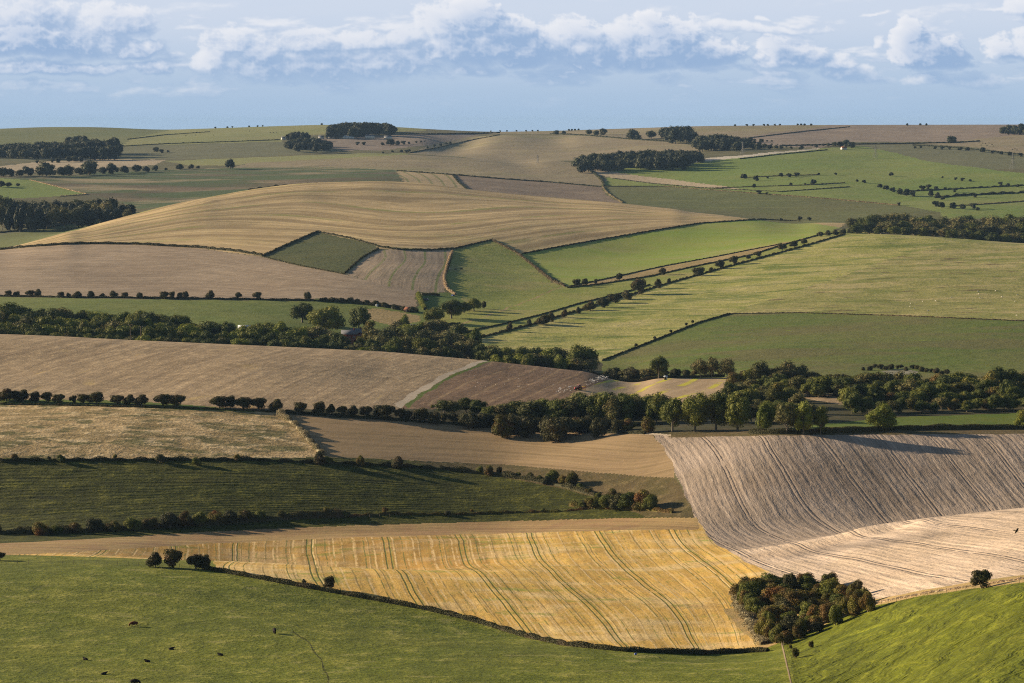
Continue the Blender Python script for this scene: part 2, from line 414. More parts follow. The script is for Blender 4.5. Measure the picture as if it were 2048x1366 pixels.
def ground_at(u, v, dmin=300.0, dmax=20000.0):
    """plan position where the sight line of (u, v) meets the land, at or beyond dmin"""
    th, sl = ray(u, v)
    c = float(np.interp(th, TH, np.arange(NC))); j = min(int(c), NC - 2); b = c - j
    prof = H[:, j] * (1 - b) + H[:, j + 1] * b
    g = prof - sl * DD
    m = np.where((g >= 0) & (DD >= dmin) & (DD <= dmax))[0]
    if len(m) == 0:
        mm = np.where((DD >= dmin) & (DD <= dmax))[0]
        i = mm[np.argmax(prof[mm] / DD[mm])]
        D = DD[i]
    else:
        i = m[0]
        if i > 0 and g[i - 1] < 0: D = DD[i - 1] + (DD[i] - DD[i - 1]) * (-g[i - 1]) / (g[i] - g[i - 1])
        else: D = DD[i]
    return float(th * D), float(D)

def at_dist(u, D, v=683):
    th, _ = ray(u, v)
    return float(th * D), float(D)

def pip(px, py, poly):
    P = np.asarray(poly, float); x0, y0 = P.min(0); x1, y1 = P.max(0)
    res = np.zeros(px.shape, bool)
    m = (px >= x0) & (px <= x1) & (py >= y0) & (py <= y1)
    if not m.any(): return res
    qx = px[m]; qy = py[m]; ins = np.zeros(qx.shape, bool)
    n = len(P)
    for i in range(n):
        ax, ay = P[i]; bx, by = P[(i + 1) % n]
        if ay == by: continue
        cnd = ((ay > qy) != (by > qy)) & (qx < (bx - ax) * (qy - ay) / (by - ay) + ax)
        ins ^= cnd
    res[m] = ins
    return res

def strip(line, w):
    """closed outline of a band of width w pixels round a polyline"""
    L = np.array(line, float); d = np.gradient(L, axis=0); n = np.stack([-d[:, 1], d[:, 0]], 1); n /= np.linalg.norm(n, axis=1)[:, None]
    if np.isscalar(w): w = np.full(len(L), w)
    w = np.array(w)[:, None] / 2
    return [tuple(p) for p in (L + n * w)] + [tuple(p) for p in (L - n * w)[::-1]]

# ------------------------------------------------------------------ field materials
def field_mat(name, c1, c2, c3=None, big=60.0, fine=1.5, fine_amp=0.35, bump=0.5, rows=(), patches=None, aniso=None, streak=0.0, streak_p=3.0, rough=0.95, furrow=0.0, furrow_p=4.0, warp=0.0, damp_and_shade=None):
    """soil, stubble or grass: broad patches c1/c2, tufts c3, drill rows following the attribute 't' (metres across the rows)"""
    m = bpy.data.materials.new(name); m.use_nodes = True
    T = NT(m.node_tree); T.n.clear()
    out = T.node('ShaderNodeOutputMaterial'); b = T.node('ShaderNodeBsdfPrincipled')
    b.inputs['Roughness'].default_value = rough
    b.inputs['Specular IOR Level'].default_value = 0.12
    pos = T.node('ShaderNodeNewGeometry').outputs['Position']
    flat = T.vmath('MULTIPLY', pos, (1.0, 1.0, 0.0))
    t = T.attr('t')
    n_big = T.noise(flat, 1.0 / big, 4.0, 0.6, 0.6)
    col = T.mix(T.ramp(n_big, 0.36, 0.64), c1, c2)
    n_mid = T.noise(flat, 1.0 / (fine * 6), 4.0, 0.65)
    n_fine = T.noise(flat, 1.0 / fine, 3.0, 0.7)
    if c3 is not None:
        col = T.mix(T.math('MULTIPLY', T.ramp(T.math('ADD', T.math('MULTIPLY', n_mid, 0.6), T.math('MULTIPLY', n_fine, 0.4)), 0.48, 0.66), 0.85), col, c3)
    height = T.math('MULTIPLY', n_fine, fine * 0.22)
    height = T.math('ADD', height, T.math('MULTIPLY', n_mid, fine * 0.5))
    if patches:
        for (pc, scale, lo, hi, amt, ax) in patches:
            v = T.vmath('MULTIPLY', pos, (1.0 / ax, 1.0, 0.0)) if ax != 1 else flat
            pn = T.noise(T.vmath('ADD', v, (731.0, 113.0, 7.0)), 1.0 / scale, 4.0, 0.6, 0.3)
            col = T.mix(T.math('MULTIPLY', T.ramp(pn, lo, hi), amt), col, pc)
    tt = t
    if warp:
        tt = T.math('ADD', t, T.math('MULTIPLY', T.math('SUBTRACT', T.noise(flat, 1 / 22.0, 3.0), 0.5), warp))
    if streak:
        # irregular bands left by the machines, broken along their length
        v = T.comb(T.math('DIVIDE', tt, streak_p), T.math('MULTIPLY', T.sep(pos)[0], 0.012), T.math('MULTIPLY', T.sep(pos)[1], 0.012))
        s1 = T.noise(v, 1.0, 4.0, 0.72)
        f = T.math('MULTIPLY', T.math('SUBTRACT', s1, 0.5), streak * 4.0)
        k = T.math('ADD', 1.0, f)
        k = T.math('MAXIMUM', k, 0.3)
        col = T.mix(1.0, col, T.comb(k, k, k), 'MULTIPLY')
    if damp_and_shade is not None:
        dn = T.math('ADD', T.attr('damp_and_shade'), T.math('MULTIPLY', T.math('SUBTRACT', T.noise(flat, 1 / 25.0, 4.0, 0.65), 0.5), 0.9))
        col = T.mix(T.ramp(dn, 0.15, 0.85), col, T.mix(1.0, col, damp_and_shade, 'MULTIPLY'))  # damp soil on the ploughland; on the stubble, shade painted behind the fold
    for r in rows:
        per = r['p']; wd = r.get('w', 0.25)
        fr = T.math('FRACT', T.math('ADD', T.math('DIVIDE', tt, per), r.get('o', 0.0)))
        dist = T.math('ABSOLUTE', T.math('SUBTRACT', fr, 0.5))
        if r.get('pair'):
            dist = T.math('ABSOLUTE', T.math('SUBTRACT', dist, r['pair']))
        line = T.math('SUBTRACT', 1.0, T.ramp(dist, wd * 0.35, wd))
        brk = r.get('brk', 0.0)
        if brk:
            bn = T.noise(T.vmath('ADD', flat, (99.0, 31.0 * len(r), 0)), 1.0 / r.get('bs', 14.0), 3.0, 0.6)
            line = T.math('MULTIPLY', line, T.ramp(bn, 0.21 + 0.22 * brk, 0.33 + 0.24 * brk))
        col = T.mix(T.math('MULTIPLY', line, r.get('a', 0.7)), col, r['c'])
        if r.get('h'):
            height = T.math('ADD', height, T.math('MULTIPLY', line, r['h']))
    if furrow:
        w = T.math('SINE', T.math('MULTIPLY', tt, 2 * math.pi / furrow_p))
        fn = T.noise(T.comb(T.math('DIVIDE', tt, furrow_p * 1.7), T.math('MULTIPLY', T.sep(pos)[0], 0.03), T.math('MULTIPLY', T.sep(pos)[1], 0.03)), 1.0, 4.0, 0.7)
        height = T.math('ADD', height, T.math('MULTIPLY', T.math('ADD', T.math('MULTIPLY', w, 0.12), T.math('MULTIPLY', fn, 3.2)), furrow))
    # light and dark tufts
    k = T.math('ADD', 1.0 - fine_amp * 0.5, T.math('MULTIPLY', T.math('ADD', n_fine, T.math('SUBTRACT', n_mid, 0.5)), fine_amp))
    col = T.mix(1.0, col, T.comb(k, k, k), 'MULTIPLY')
    T.put(b.inputs['Base Color'], col)
    bn = T.node('ShaderNodeBump'); bn.inputs['Strength'].default_value = bump; bn.inputs['Distance'].default_value = 1.0
    T.put(bn.inputs['Height'], height); T.put(b.inputs['Normal'], bn.outputs[0])
    T.put(out.inputs[0], b.outputs[0])
    return m

# families of drill rows seen in each field, as (metres across, pixel polyline)
def row_field(lines, dmin, dmax):
    P, V = [], []
    for t, line in lines:
        L = np.array(line, float)
        d = np.concatenate([[0], np.cumsum(np.hypot(*np.diff(L, axis=0).T))])
        for s in np.linspace(0, d[-1], max(3, int(d[-1] / 60) + 2)):
            u = np.interp(s, d, L[:, 0]); v = np.interp(s, d, L[:, 1])
            x, y = ground_at(u, v, dmin, dmax)
            P.append((x / y, math.log(y))); V.append(t)
    return tps_fit(np.array(P), np.array(V, float), 3e-4)
ROWS = {}
ROWS['stubble'] = row_field([(0, [(350, 1095), (342, 1118)]), (27, [(468, 1096), (467, 1120), (452, 1136)]), (54, [(619, 1085), (625, 1127), (634, 1156)]), (81, [(772, 1082), (781, 1134), (810, 1150), (827, 1190)]),
    (108, [(923, 1082), (940, 1138), (970, 1155), (1005, 1198), (1042, 1245)]), (135, [(1059, 1068), (1083, 1126), (1097, 1143), (1134, 1171), (1193, 1225), (1236, 1280)]), (162, [(1193, 1061), (1227, 1113), (1278, 1161), (1346, 1212), (1382, 1265), (1396, 1295)]),
    (189, [(1348, 1068), (1382, 1106), (1440, 1150), (1475, 1185), (1500, 1240), (1512, 1285)])], 540, 1000)
ROWS['plough'] = row_field([(0, [(1365, 891), (1399, 932), (1423, 1001), (1447, 1042), (1500, 1082), (1587, 1120), (1707, 1147), (1840, 1185)]), (22, [(1478, 891), (1519, 960), (1560, 1045), (1640, 1075), (1850, 1116), (2048, 1150)]),
    (44, [(1594, 895), (1638, 953), (1683, 1025), (1760, 1056), (2048, 1092)]), (66, [(1717, 893), (1758, 946), (1806, 1014)]), (88, [(1826, 891), (1870, 950), (1925, 1012)]), (110, [(1929, 888), (1980, 950), (2030, 1008)]), (132, [(2030, 885), (2090, 960)])], 540, 1000)
ROWS['brow'] = row_field([(0, [(-80, 700), (40, 684)]), (30, [(0, 756), (120, 719), (215, 690)]), (75, [(160, 795), (300, 735), (430, 700)]), (125, [(376, 811), (513, 746), (649, 706)]), (170, [(560, 806), (690, 745), (780, 712)]), (205, [(680, 804), (782, 751), (915, 722)]), (228, [(790, 810), (870, 757), (965, 724)]),
    (250, [(880, 812), (960, 770), (1040, 738)]), (275, [(1000, 808), (1080, 775), (1140, 748)]), (300, [(1120, 796), (1165, 773), (1240, 754)]), (325, [(1220, 795), (1310, 763)]), (350, [(1320, 798), (1400, 773)])], 1050, 1420)
ROWS['hill'] = row_field([(0, [(0, 492), (250, 438), (500, 385), (700, 369), (850, 373), (1000, 390), (1250, 411), (1500, 437)]), (90, [(0, 494), (150, 468), (376, 422), (560, 398), (690, 400), (760, 415), (850, 420), (1000, 408), (1200, 416), (1400, 430)]),
    (180, [(50, 494), (160, 474), (376, 434), (581, 430), (700, 446), (783, 457), (880, 452), (1060, 433), (1250, 428), (1440, 437)]), (270, [(150, 484), (290, 470), (440, 460), (560, 464), (660, 462), (760, 478), (850, 485), (950, 472), (1120, 450), (1300, 440), (1440, 442)]),
    (330, [(300, 489), (430, 484), (540, 494)]), (330, [(1020, 490), (1150, 468), (1300, 453), (1430, 444)])], 1900, 3050)
ROWS['flank'] = row_field([(0, [(0, 500), (200, 494), (420, 506), (620, 538)]), (110, [(0, 525), (400, 520), (700, 556)]), (200, [(0, 550), (400, 548), (760, 580)]), (290, [(0, 582), (400, 580), (820, 602)])], 1700, 2300)
ROWS['patch'] = row_field([(0, [(705, 558), (752, 512)]), (45, [(770, 572), (800, 504)]), (85, [(825, 578), (850, 503)]), (125, [(880, 580), (888, 545), (897, 505)])], 1800, 2300)
ROWS['slope'] = row_field([(0, [(0, 1060), (400, 1035), (900, 1025), (1300, 1030)]), (30, [(0, 1000), (500, 990), (900, 995), (1250, 1008)]), (60, [(0, 940), (400, 935), (700, 945), (1000, 972)])], 800, 1000)
ROWS['bench'] = row_field([(0, [(560, 832), (900, 853), (1310, 880)]), (35, [(600, 860), (950, 880), (1320, 905)]), (75, [(650, 905), (1000, 915), (1345, 942)])], 940, 1110)
ROWS['lane'] = row_field([(0, [(800, 342), (850, 374)]), (30, [(830, 344), (875, 376)]), (60, [(865, 347), (900, 377)]), (90, [(900, 350), (925, 378)])], 3000, 3700)

G_GREEN = lin(104, 112, 44)
straw = (0.42, 0.30, 0.150)
FM = {}
FM['default'] = field_mat('rough_grassland', (0.10, 0.095, 0.045), (0.15, 0.135, 0.06), (0.07, 0.08, 0.03), big=90, fine=5)
FM['scarp'] = field_mat('scarp_grass', (0.09, 0.11, 0.03), (0.12, 0.13, 0.04), (0.17, 0.16, 0.06), big=30, fine=0.8)
FM['pasture'] = field_mat('grazed_pasture', (0.108, 0.134, 0.009), (0.135, 0.152, 0.013), (0.24, 0.225, 0.05), big=32, fine=1.5, fine_amp=1.1, bump=1.0, patches=[((0.085, 0.105, 0.010), 50, 0.45, 0.65, 0.6, 1), ((0.26, 0.24, 0.08), 5, 0.58, 0.70, 0.6, 2)])
FM['bank'] = field_mat('lush_hillside_grass', (0.090, 0.108, 0.006), (0.110, 0.126, 0.008), (0.16, 0.165, 0.016), big=22, fine=1.1, fine_amp=0.8, bump=1.0, furrow=0.75, furrow_p=6.0, warp=16.0, streak=0.3, streak_p=6.0, patches=[((0.25, 0.27, 0.02), 11, 0.58, 0.74, 0.7, 2), ((0.065, 0.085, 0.008), 16, 0.56, 0.7, 0.6, 1)])
FM['verge'] = field_mat('dry_grass_verge', (0.42, 0.29, 0.13), (0.34, 0.25, 0.10), (0.20, 0.18, 0.06), big=8, fine=0.9, fine_amp=0.6, bump=0.9)
FM['stubble'] = field_mat('golden_stubble', (0.66, 0.410, 0.105), (0.54, 0.350, 0.085), (0.38, 0.29, 0.075), big=40, fine=0.9, fine_amp=0.7, bump=0.6, streak=0.42, streak_p=3.6, warp=0.9, furrow=0.06, furrow_p=4.5, damp_and_shade=(0.66, 0.62, 0.60),
    patches=[((0.70, 0.54, 0.28), 20, 0.44, 0.62, 0.6, 2), ((0.24, 0.29, 0.04), 12, 0.59, 0.69, 0.65, 2), ((0.33, 0.21, 0.08), 18, 0.56, 0.70, 0.5, 2)],
    rows=[dict(p=27.0, w=0.014, pair=0.034, c=(0.085, 0.115, 0.02), a=0.85, h=-0.1, o=0.5, brk=0.15, bs=10), dict(p=4.5, w=0.10, c=(0.70, 0.50, 0.24), a=0.5, brk=0.9, bs=9), dict(p=3.1, w=0.10, c=(0.30, 0.21, 0.06), a=0.45, brk=1.1, bs=8), dict(p=6.75, w=0.06, c=(0.20, 0.20, 0.045), a=0.65, brk=1.1, bs=8, o=0.3), dict(p=13.5, w=0.022, c=(0.10, 0.13, 0.03), a=0.8, brk=0.7, bs=9, o=0.1), dict(p=9.0, w=0.035, c=(0.19, 0.15, 0.045), a=0.7, brk=0.6, bs=12, o=0.22), dict(p=7.0, w=0.06, c=(0.76, 0.56, 0.28), a=0.6, brk=0.8, bs=14, o=0.6)])
FM['headland'] = field_mat('trodden_stubble_headland', (0.30, 0.19, 0.095), (0.36, 0.25, 0.11), (0.22, 0.17, 0.07), big=25, fine=0.8, fine_amp=0.6, bump=0.5, streak=0.4, streak_p=4.0)
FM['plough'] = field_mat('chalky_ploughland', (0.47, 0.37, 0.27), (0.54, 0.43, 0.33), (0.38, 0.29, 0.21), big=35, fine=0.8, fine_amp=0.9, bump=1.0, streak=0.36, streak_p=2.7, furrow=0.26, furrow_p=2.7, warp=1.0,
    patches=[((0.36, 0.27, 0.19), 60, 0.5, 0.66, 0.5, 2)], damp_and_shade=(0.62, 0.63, 0.66), rows=[dict(p=22.0, w=0.022, pair=0.035, c=(0.24, 0.19, 0.15), a=0.8, h=-0.25, brk=0.6), dict(p=11.0, w=0.05, c=(0.50, 0.41, 0.32), a=0.5, brk=1.0, o=0.2)])
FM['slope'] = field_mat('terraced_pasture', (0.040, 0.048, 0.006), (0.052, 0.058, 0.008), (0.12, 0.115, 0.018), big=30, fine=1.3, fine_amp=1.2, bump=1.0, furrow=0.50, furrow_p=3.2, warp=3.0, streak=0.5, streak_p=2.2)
FM['scrubby'] = field_mat('rank_grass_and_weeds', (0.115, 0.085, 0.040), (0.085, 0.072, 0.026), (0.17, 0.13, 0.06), big=16, fine=1.0, fine_amp=0.8, bump=1.0)
FM['bench'] = field_mat('tan_stubble', (0.31, 0.218, 0.120), (0.275, 0.195, 0.105), (0.23, 0.17, 0.085), big=50, fine=0.8, fine_amp=0.45, bump=0.4, streak=0.28, streak_p=4.5, warp=2.0, rows=[dict(p=24.0, w=0.02, pair=0.035, c=(0.15, 0.11, 0.05), a=0.7, h=-0.1, brk=0.7)])
FM['rough'] = field_mat('tussocky_dry_grass', (0.40, 0.29, 0.145), (0.25, 0.185, 0.08), (0.60, 0.46, 0.26), big=22, fine=1.9, fine_amp=0.9, bump=1.0, patches=[((0.085, 0.09, 0.028), 11, 0.50, 0.62, 0.8, 1.8), ((0.62, 0.49, 0.29), 6, 0.55, 0.66, 0.6, 1.8)])
FM['green_verge'] = field_mat('green_verge', (0.085, 0.13, 0.018), (0.11, 0.14, 0.02), None, big=20, fine=1.2)
FM['brow'] = field_mat('brown_stubble', (0.335, 0.248, 0.148), (0.30, 0.220, 0.130), (0.43, 0.325, 0.19), big=70, fine=1.3, fine_amp=0.8, bump=0.7, streak=0.42, streak_p=3.4, warp=2.0,
    patches=[((0.48, 0.35, 0.10), 50, 0.62, 0.74, 0.35, 1)], rows=[dict(p=24.0, w=0.02, pair=0.04, c=(0.22, 0.155, 0.095), a=0.6, brk=0.5), dict(p=15.0, w=0.05, c=(0.52, 0.37, 0.10), a=0.5, brk=1.6, bs=40), dict(p=8.0, w=0.07, c=(0.24, 0.17, 0.11), a=0.35, brk=1.0, bs=60)])
FM['tilled'] = field_mat('freshly_ploughed_soil', (0.205, 0.130, 0.078), (0.175, 0.112, 0.068), (0.26, 0.175, 0.10), big=40, fine=1.1, fine_amp=0.6, bump=0.7, streak=0.45, streak_p=5.0, warp=2.0, furrow=0.1, furrow_p=5, rows=[dict(p=12.5, w=0.09, c=(0.36, 0.25, 0.13), a=0.55, brk=0.8)])
FM['yellowed'] = field_mat('weedy_stubble_strip', (0.37, 0.275, 0.165), (0.42, 0.31, 0.18), (0.30, 0.21, 0.13), big=30, fine=1.1, fine_amp=0.6, bump=0.4, streak=0.25, streak_p=5.0, rows=[dict(p=14.0, w=0.16, c=(0.50, 0.46, 0.035), a=0.9, brk=0.9, bs=26)])
FM['track'] = field_mat('chalk_track', (0.45, 0.37, 0.27), (0.52, 0.44, 0.33), (0.36, 0.29, 0.20), big=15, fine=1.0, fine_amp=0.4, bump=0.3)
FM['floor'] = field_mat('woodland_floor', (0.045, 0.045, 0.02), (0.06, 0.06, 0.025), (0.09, 0.065, 0.035), big=20, fine=2.0, fine_amp=0.7)
FM['meadow_a'] = field_mat('valley_meadow', (0.115, 0.155, 0.030), (0.138, 0.165, 0.036), (0.16, 0.18, 0.05), big=60, fine=2.0, fine_amp=0.6, bump=0.7)
FM['flank'] = field_mat('mauve_brown_stubble', (0.305, 0.235, 0.160), (0.275, 0.207, 0.138), (0.35, 0.275, 0.19), big=120, fine=2.2, fine_amp=0.35, bump=0.4, streak=0.30, streak_p=9.0, warp=8, rows=[dict(p=60.0, w=0.03, c=(0.19, 0.135, 0.095), a=0.5, brk=0.8, bs=90), dict(p=37.0, w=0.04, c=(0.43, 0.34, 0.25), a=0.4, brk=0.8, bs=120)])
FM['patch'] = field_mat('weed_striped_ploughland', (0.31, 0.235, 0.16), (0.35, 0.27, 0.18), (0.25, 0.2, 0.12), big=60, fine=2.2, fine_amp=0.4, streak=0.45, streak_p=6.0, rows=[dict(p=34.0, w=0.09, c=(0.15, 0.19, 0.04), a=0.8, brk=0.5), dict(p=11.0, w=0.12, c=(0.40, 0.31, 0.2), a=0.5, brk=0.6)])
FM['paddock'] = field_mat('dark_rough_paddock', (0.068, 0.082, 0.024), (0.10, 0.105, 0.034), (0.05, 0.065, 0.018), big=60, fine=3.0, fine_amp=0.7, bump=0.9)
FM['mid_pasture'] = field_mat('olive_pasture', (0.235, 0.25, 0.058), (0.19, 0.225, 0.046), (0.27, 0.255, 0.08), big=90, fine=2.5, fine_amp=0.35, bump=0.6, patches=[((0.30, 0.25, 0.10), 60, 0.48, 0.68, 0.6, 1.5), ((0.14, 0.20, 0.036), 80, 0.52, 0.7, 0.5, 1.5)])
FM['lawn'] = field_mat('mown_lawn', (0.10, 0.15, 0.03), (0.12, 0.165, 0.035), None, big=30, fine=2)
FM['winter_crop'] = field_mat('light_green_crop', (0.215, 0.280, 0.045), (0.265, 0.285, 0.070), (0.20, 0.275, 0.040), big=110, fine=2.5, fine_amp=0.25, bump=0.3, patches=[((0.33, 0.28, 0.135), 90, 0.50, 0.72, 0.6, 4), ((0.17, 0.26, 0.03), 60, 0.56, 0.7, 0.6, 2)])
FM['tan_strip'] = field_mat('tan_rough_strip', (0.35, 0.26, 0.125), (0.28, 0.21, 0.09), (0.19, 0.16, 0.06), big=40, fine=2.5, fine_amp=0.5, bump=0.7)
FM['straw_pasture'] = field_mat('straw_tinted_pasture', (0.255, 0.265, 0.060), (0.33, 0.31, 0.100), (0.40, 0.35, 0.135), big=70, fine=2.8, fine_amp=0.45, bump=0.7, patches=[((0.115, 0.160, 0.025), 24, 0.50, 0.60, 0.75, 2.5), ((0.42, 0.36, 0.17), 17, 0.52, 0.64, 0.55, 3)])
FM['spotted_pasture'] = field_mat('patchy_down_pasture', (0.215, 0.225, 0.058), (0.265, 0.25, 0.080), (0.35, 0.30, 0.13), big=80, fine=2.8, fine_amp=0.45, bump=0.7, patches=[((0.42, 0.345, 0.165), 26, 0.50, 0.62, 0.6, 3), ((0.115, 0.080, 0.038), 15, 0.595, 0.66, 0.85, 2.6), ((0.135, 0.165, 0.03), 30, 0.52, 0.64, 0.6, 2.5)])
FM['deep_green'] = field_mat('deep_green_pasture', (0.100, 0.140, 0.024), (0.130, 0.145, 0.036), (0.15, 0.16, 0.042), big=110, fine=2.0, fine_amp=0.45, bump=0.8, patches=[((0.14, 0.125, 0.048), 45, 0.44, 0.60, 0.7, 3), ((0.27, 0.35, 0.02), 22, 0.67, 0.72, 0.8, 2.5)])
FM['hill'] = field_mat('contour_drilled_stubble', (0.51, 0.380, 0.195), (0.455, 0.335, 0.170), (0.37, 0.295, 0.135), big=170, fine=3.0, fine_amp=0.22, bump=0.3, streak=0.34, streak_p=13.0, warp=9.0,
    patches=[((0.25, 0.26, 0.06), 130, 0.56, 0.72, 0.4, 3)], rows=[dict(p=46.0, w=0.30, c=(0.26, 0.185, 0.09), a=0.7, brk=0.4, bs=200), dict(p=29.0, w=0.20, c=(0.64, 0.49, 0.25), a=0.5, brk=0.8, bs=160), dict(p=11.0, w=0.16, c=(0.29, 0.21, 0.10), a=0.45, brk=0.7, bs=90), dict(p=18.0, w=0.14, c=(0.24, 0.18, 0.08), a=0.5, brk=0.9, bs=120), dict(p=71.0, w=0.07, c=(0.21, 0.225, 0.05), a=0.7, brk=0.9, bs=220)])
FM['chalk'] = field_mat('bare_chalk', (0.30, 0.28, 0.22), (0.20, 0.19, 0.11), (0.12, 0.12, 0.05), big=9, fine=2)
# far country
def far(name, a, b, c=None, **k):
    kw = dict(big=260, fine=8.0, fine_amp=0.3, bump=0.4); kw.update(k)
    return field_mat(name, a, b, c, **kw)
FM['far_dark_green'] = far('dark_root_crop', (0.055, 0.088, 0.030), (0.075, 0.105, 0.036), (0.05, 0.08, 0.026), patches=[((0.34, 0.265, 0.16), 90, 0.50, 0.62, 0.75, 3), ((0.12, 0.085, 0.055), 170, 0.50, 0.62, 0.7, 2)])
FM['far_bright'] = far('bright_green_pasture', (0.155, 0.210, 0.045), (0.195, 0.225, 0.058), (0.13, 0.195, 0.038), patches=[((0.23, 0.215, 0.09), 260, 0.55, 0.72, 0.5, 3)])
FM['far_olive'] = far('olive_crop', (0.105, 0.120, 0.040), (0.125, 0.125, 0.048), (0.10, 0.115, 0.036), streak=0.12, streak_p=60, rows=[dict(p=95.0, w=0.03, c=(0.22, 0.22, 0.085), a=0.5, brk=0.4, bs=300)])
FM['far_tan'] = far('distant_tan_stubble', (0.265, 0.218, 0.135), (0.225, 0.186, 0.115), (0.235, 0.205, 0.105), streak=0.18, streak_p=70, patches=[((0.21, 0.205, 0.08), 260, 0.5, 0.68, 0.45, 3)])
FM['far_umber'] = far('distant_brown_soil', (0.215, 0.165, 0.115), (0.185, 0.14, 0.10), (0.24, 0.19, 0.13), streak=0.16, streak_p=40)
FM['far_mauve'] = far('distant_mauve_soil', (0.245, 0.195, 0.15), (0.215, 0.17, 0.13), (0.27, 0.22, 0.165), streak=0.14, streak_p=80)
FM['far_grey'] = far('grey_green_field', (0.125, 0.13, 0.065), (0.15, 0.15, 0.078), (0.13, 0.125, 0.065), streak=0.12, streak_p=80)
FM['far_pale'] = far('pale_stubble_patch', (0.42, 0.34, 0.22), (0.36, 0.29, 0.19), None)
FM['far_down'] = far('distant_green_down', (0.125, 0.145, 0.048), (0.145, 0.155, 0.055), (0.11, 0.125, 0.04))
FM['far_pale_green'] = far('distant_pale_green_down', (0.20, 0.215, 0.075), (0.23, 0.225, 0.09), (0.19, 0.20, 0.07))  # a paler green than the other down
FM['far_track'] = far('distant_chalk_track', (0.50, 0.45, 0.36), (0.42, 0.38, 0.30), None)
FM['far_lane'] = far('weed_striped_stubble', (0.38, 0.29, 0.16), (0.35, 0.27, 0.15), None, rows=[dict(p=24.0, w=0.16, c=(0.15, 0.17, 0.05), a=0.7, brk=0.4, bs=80)])

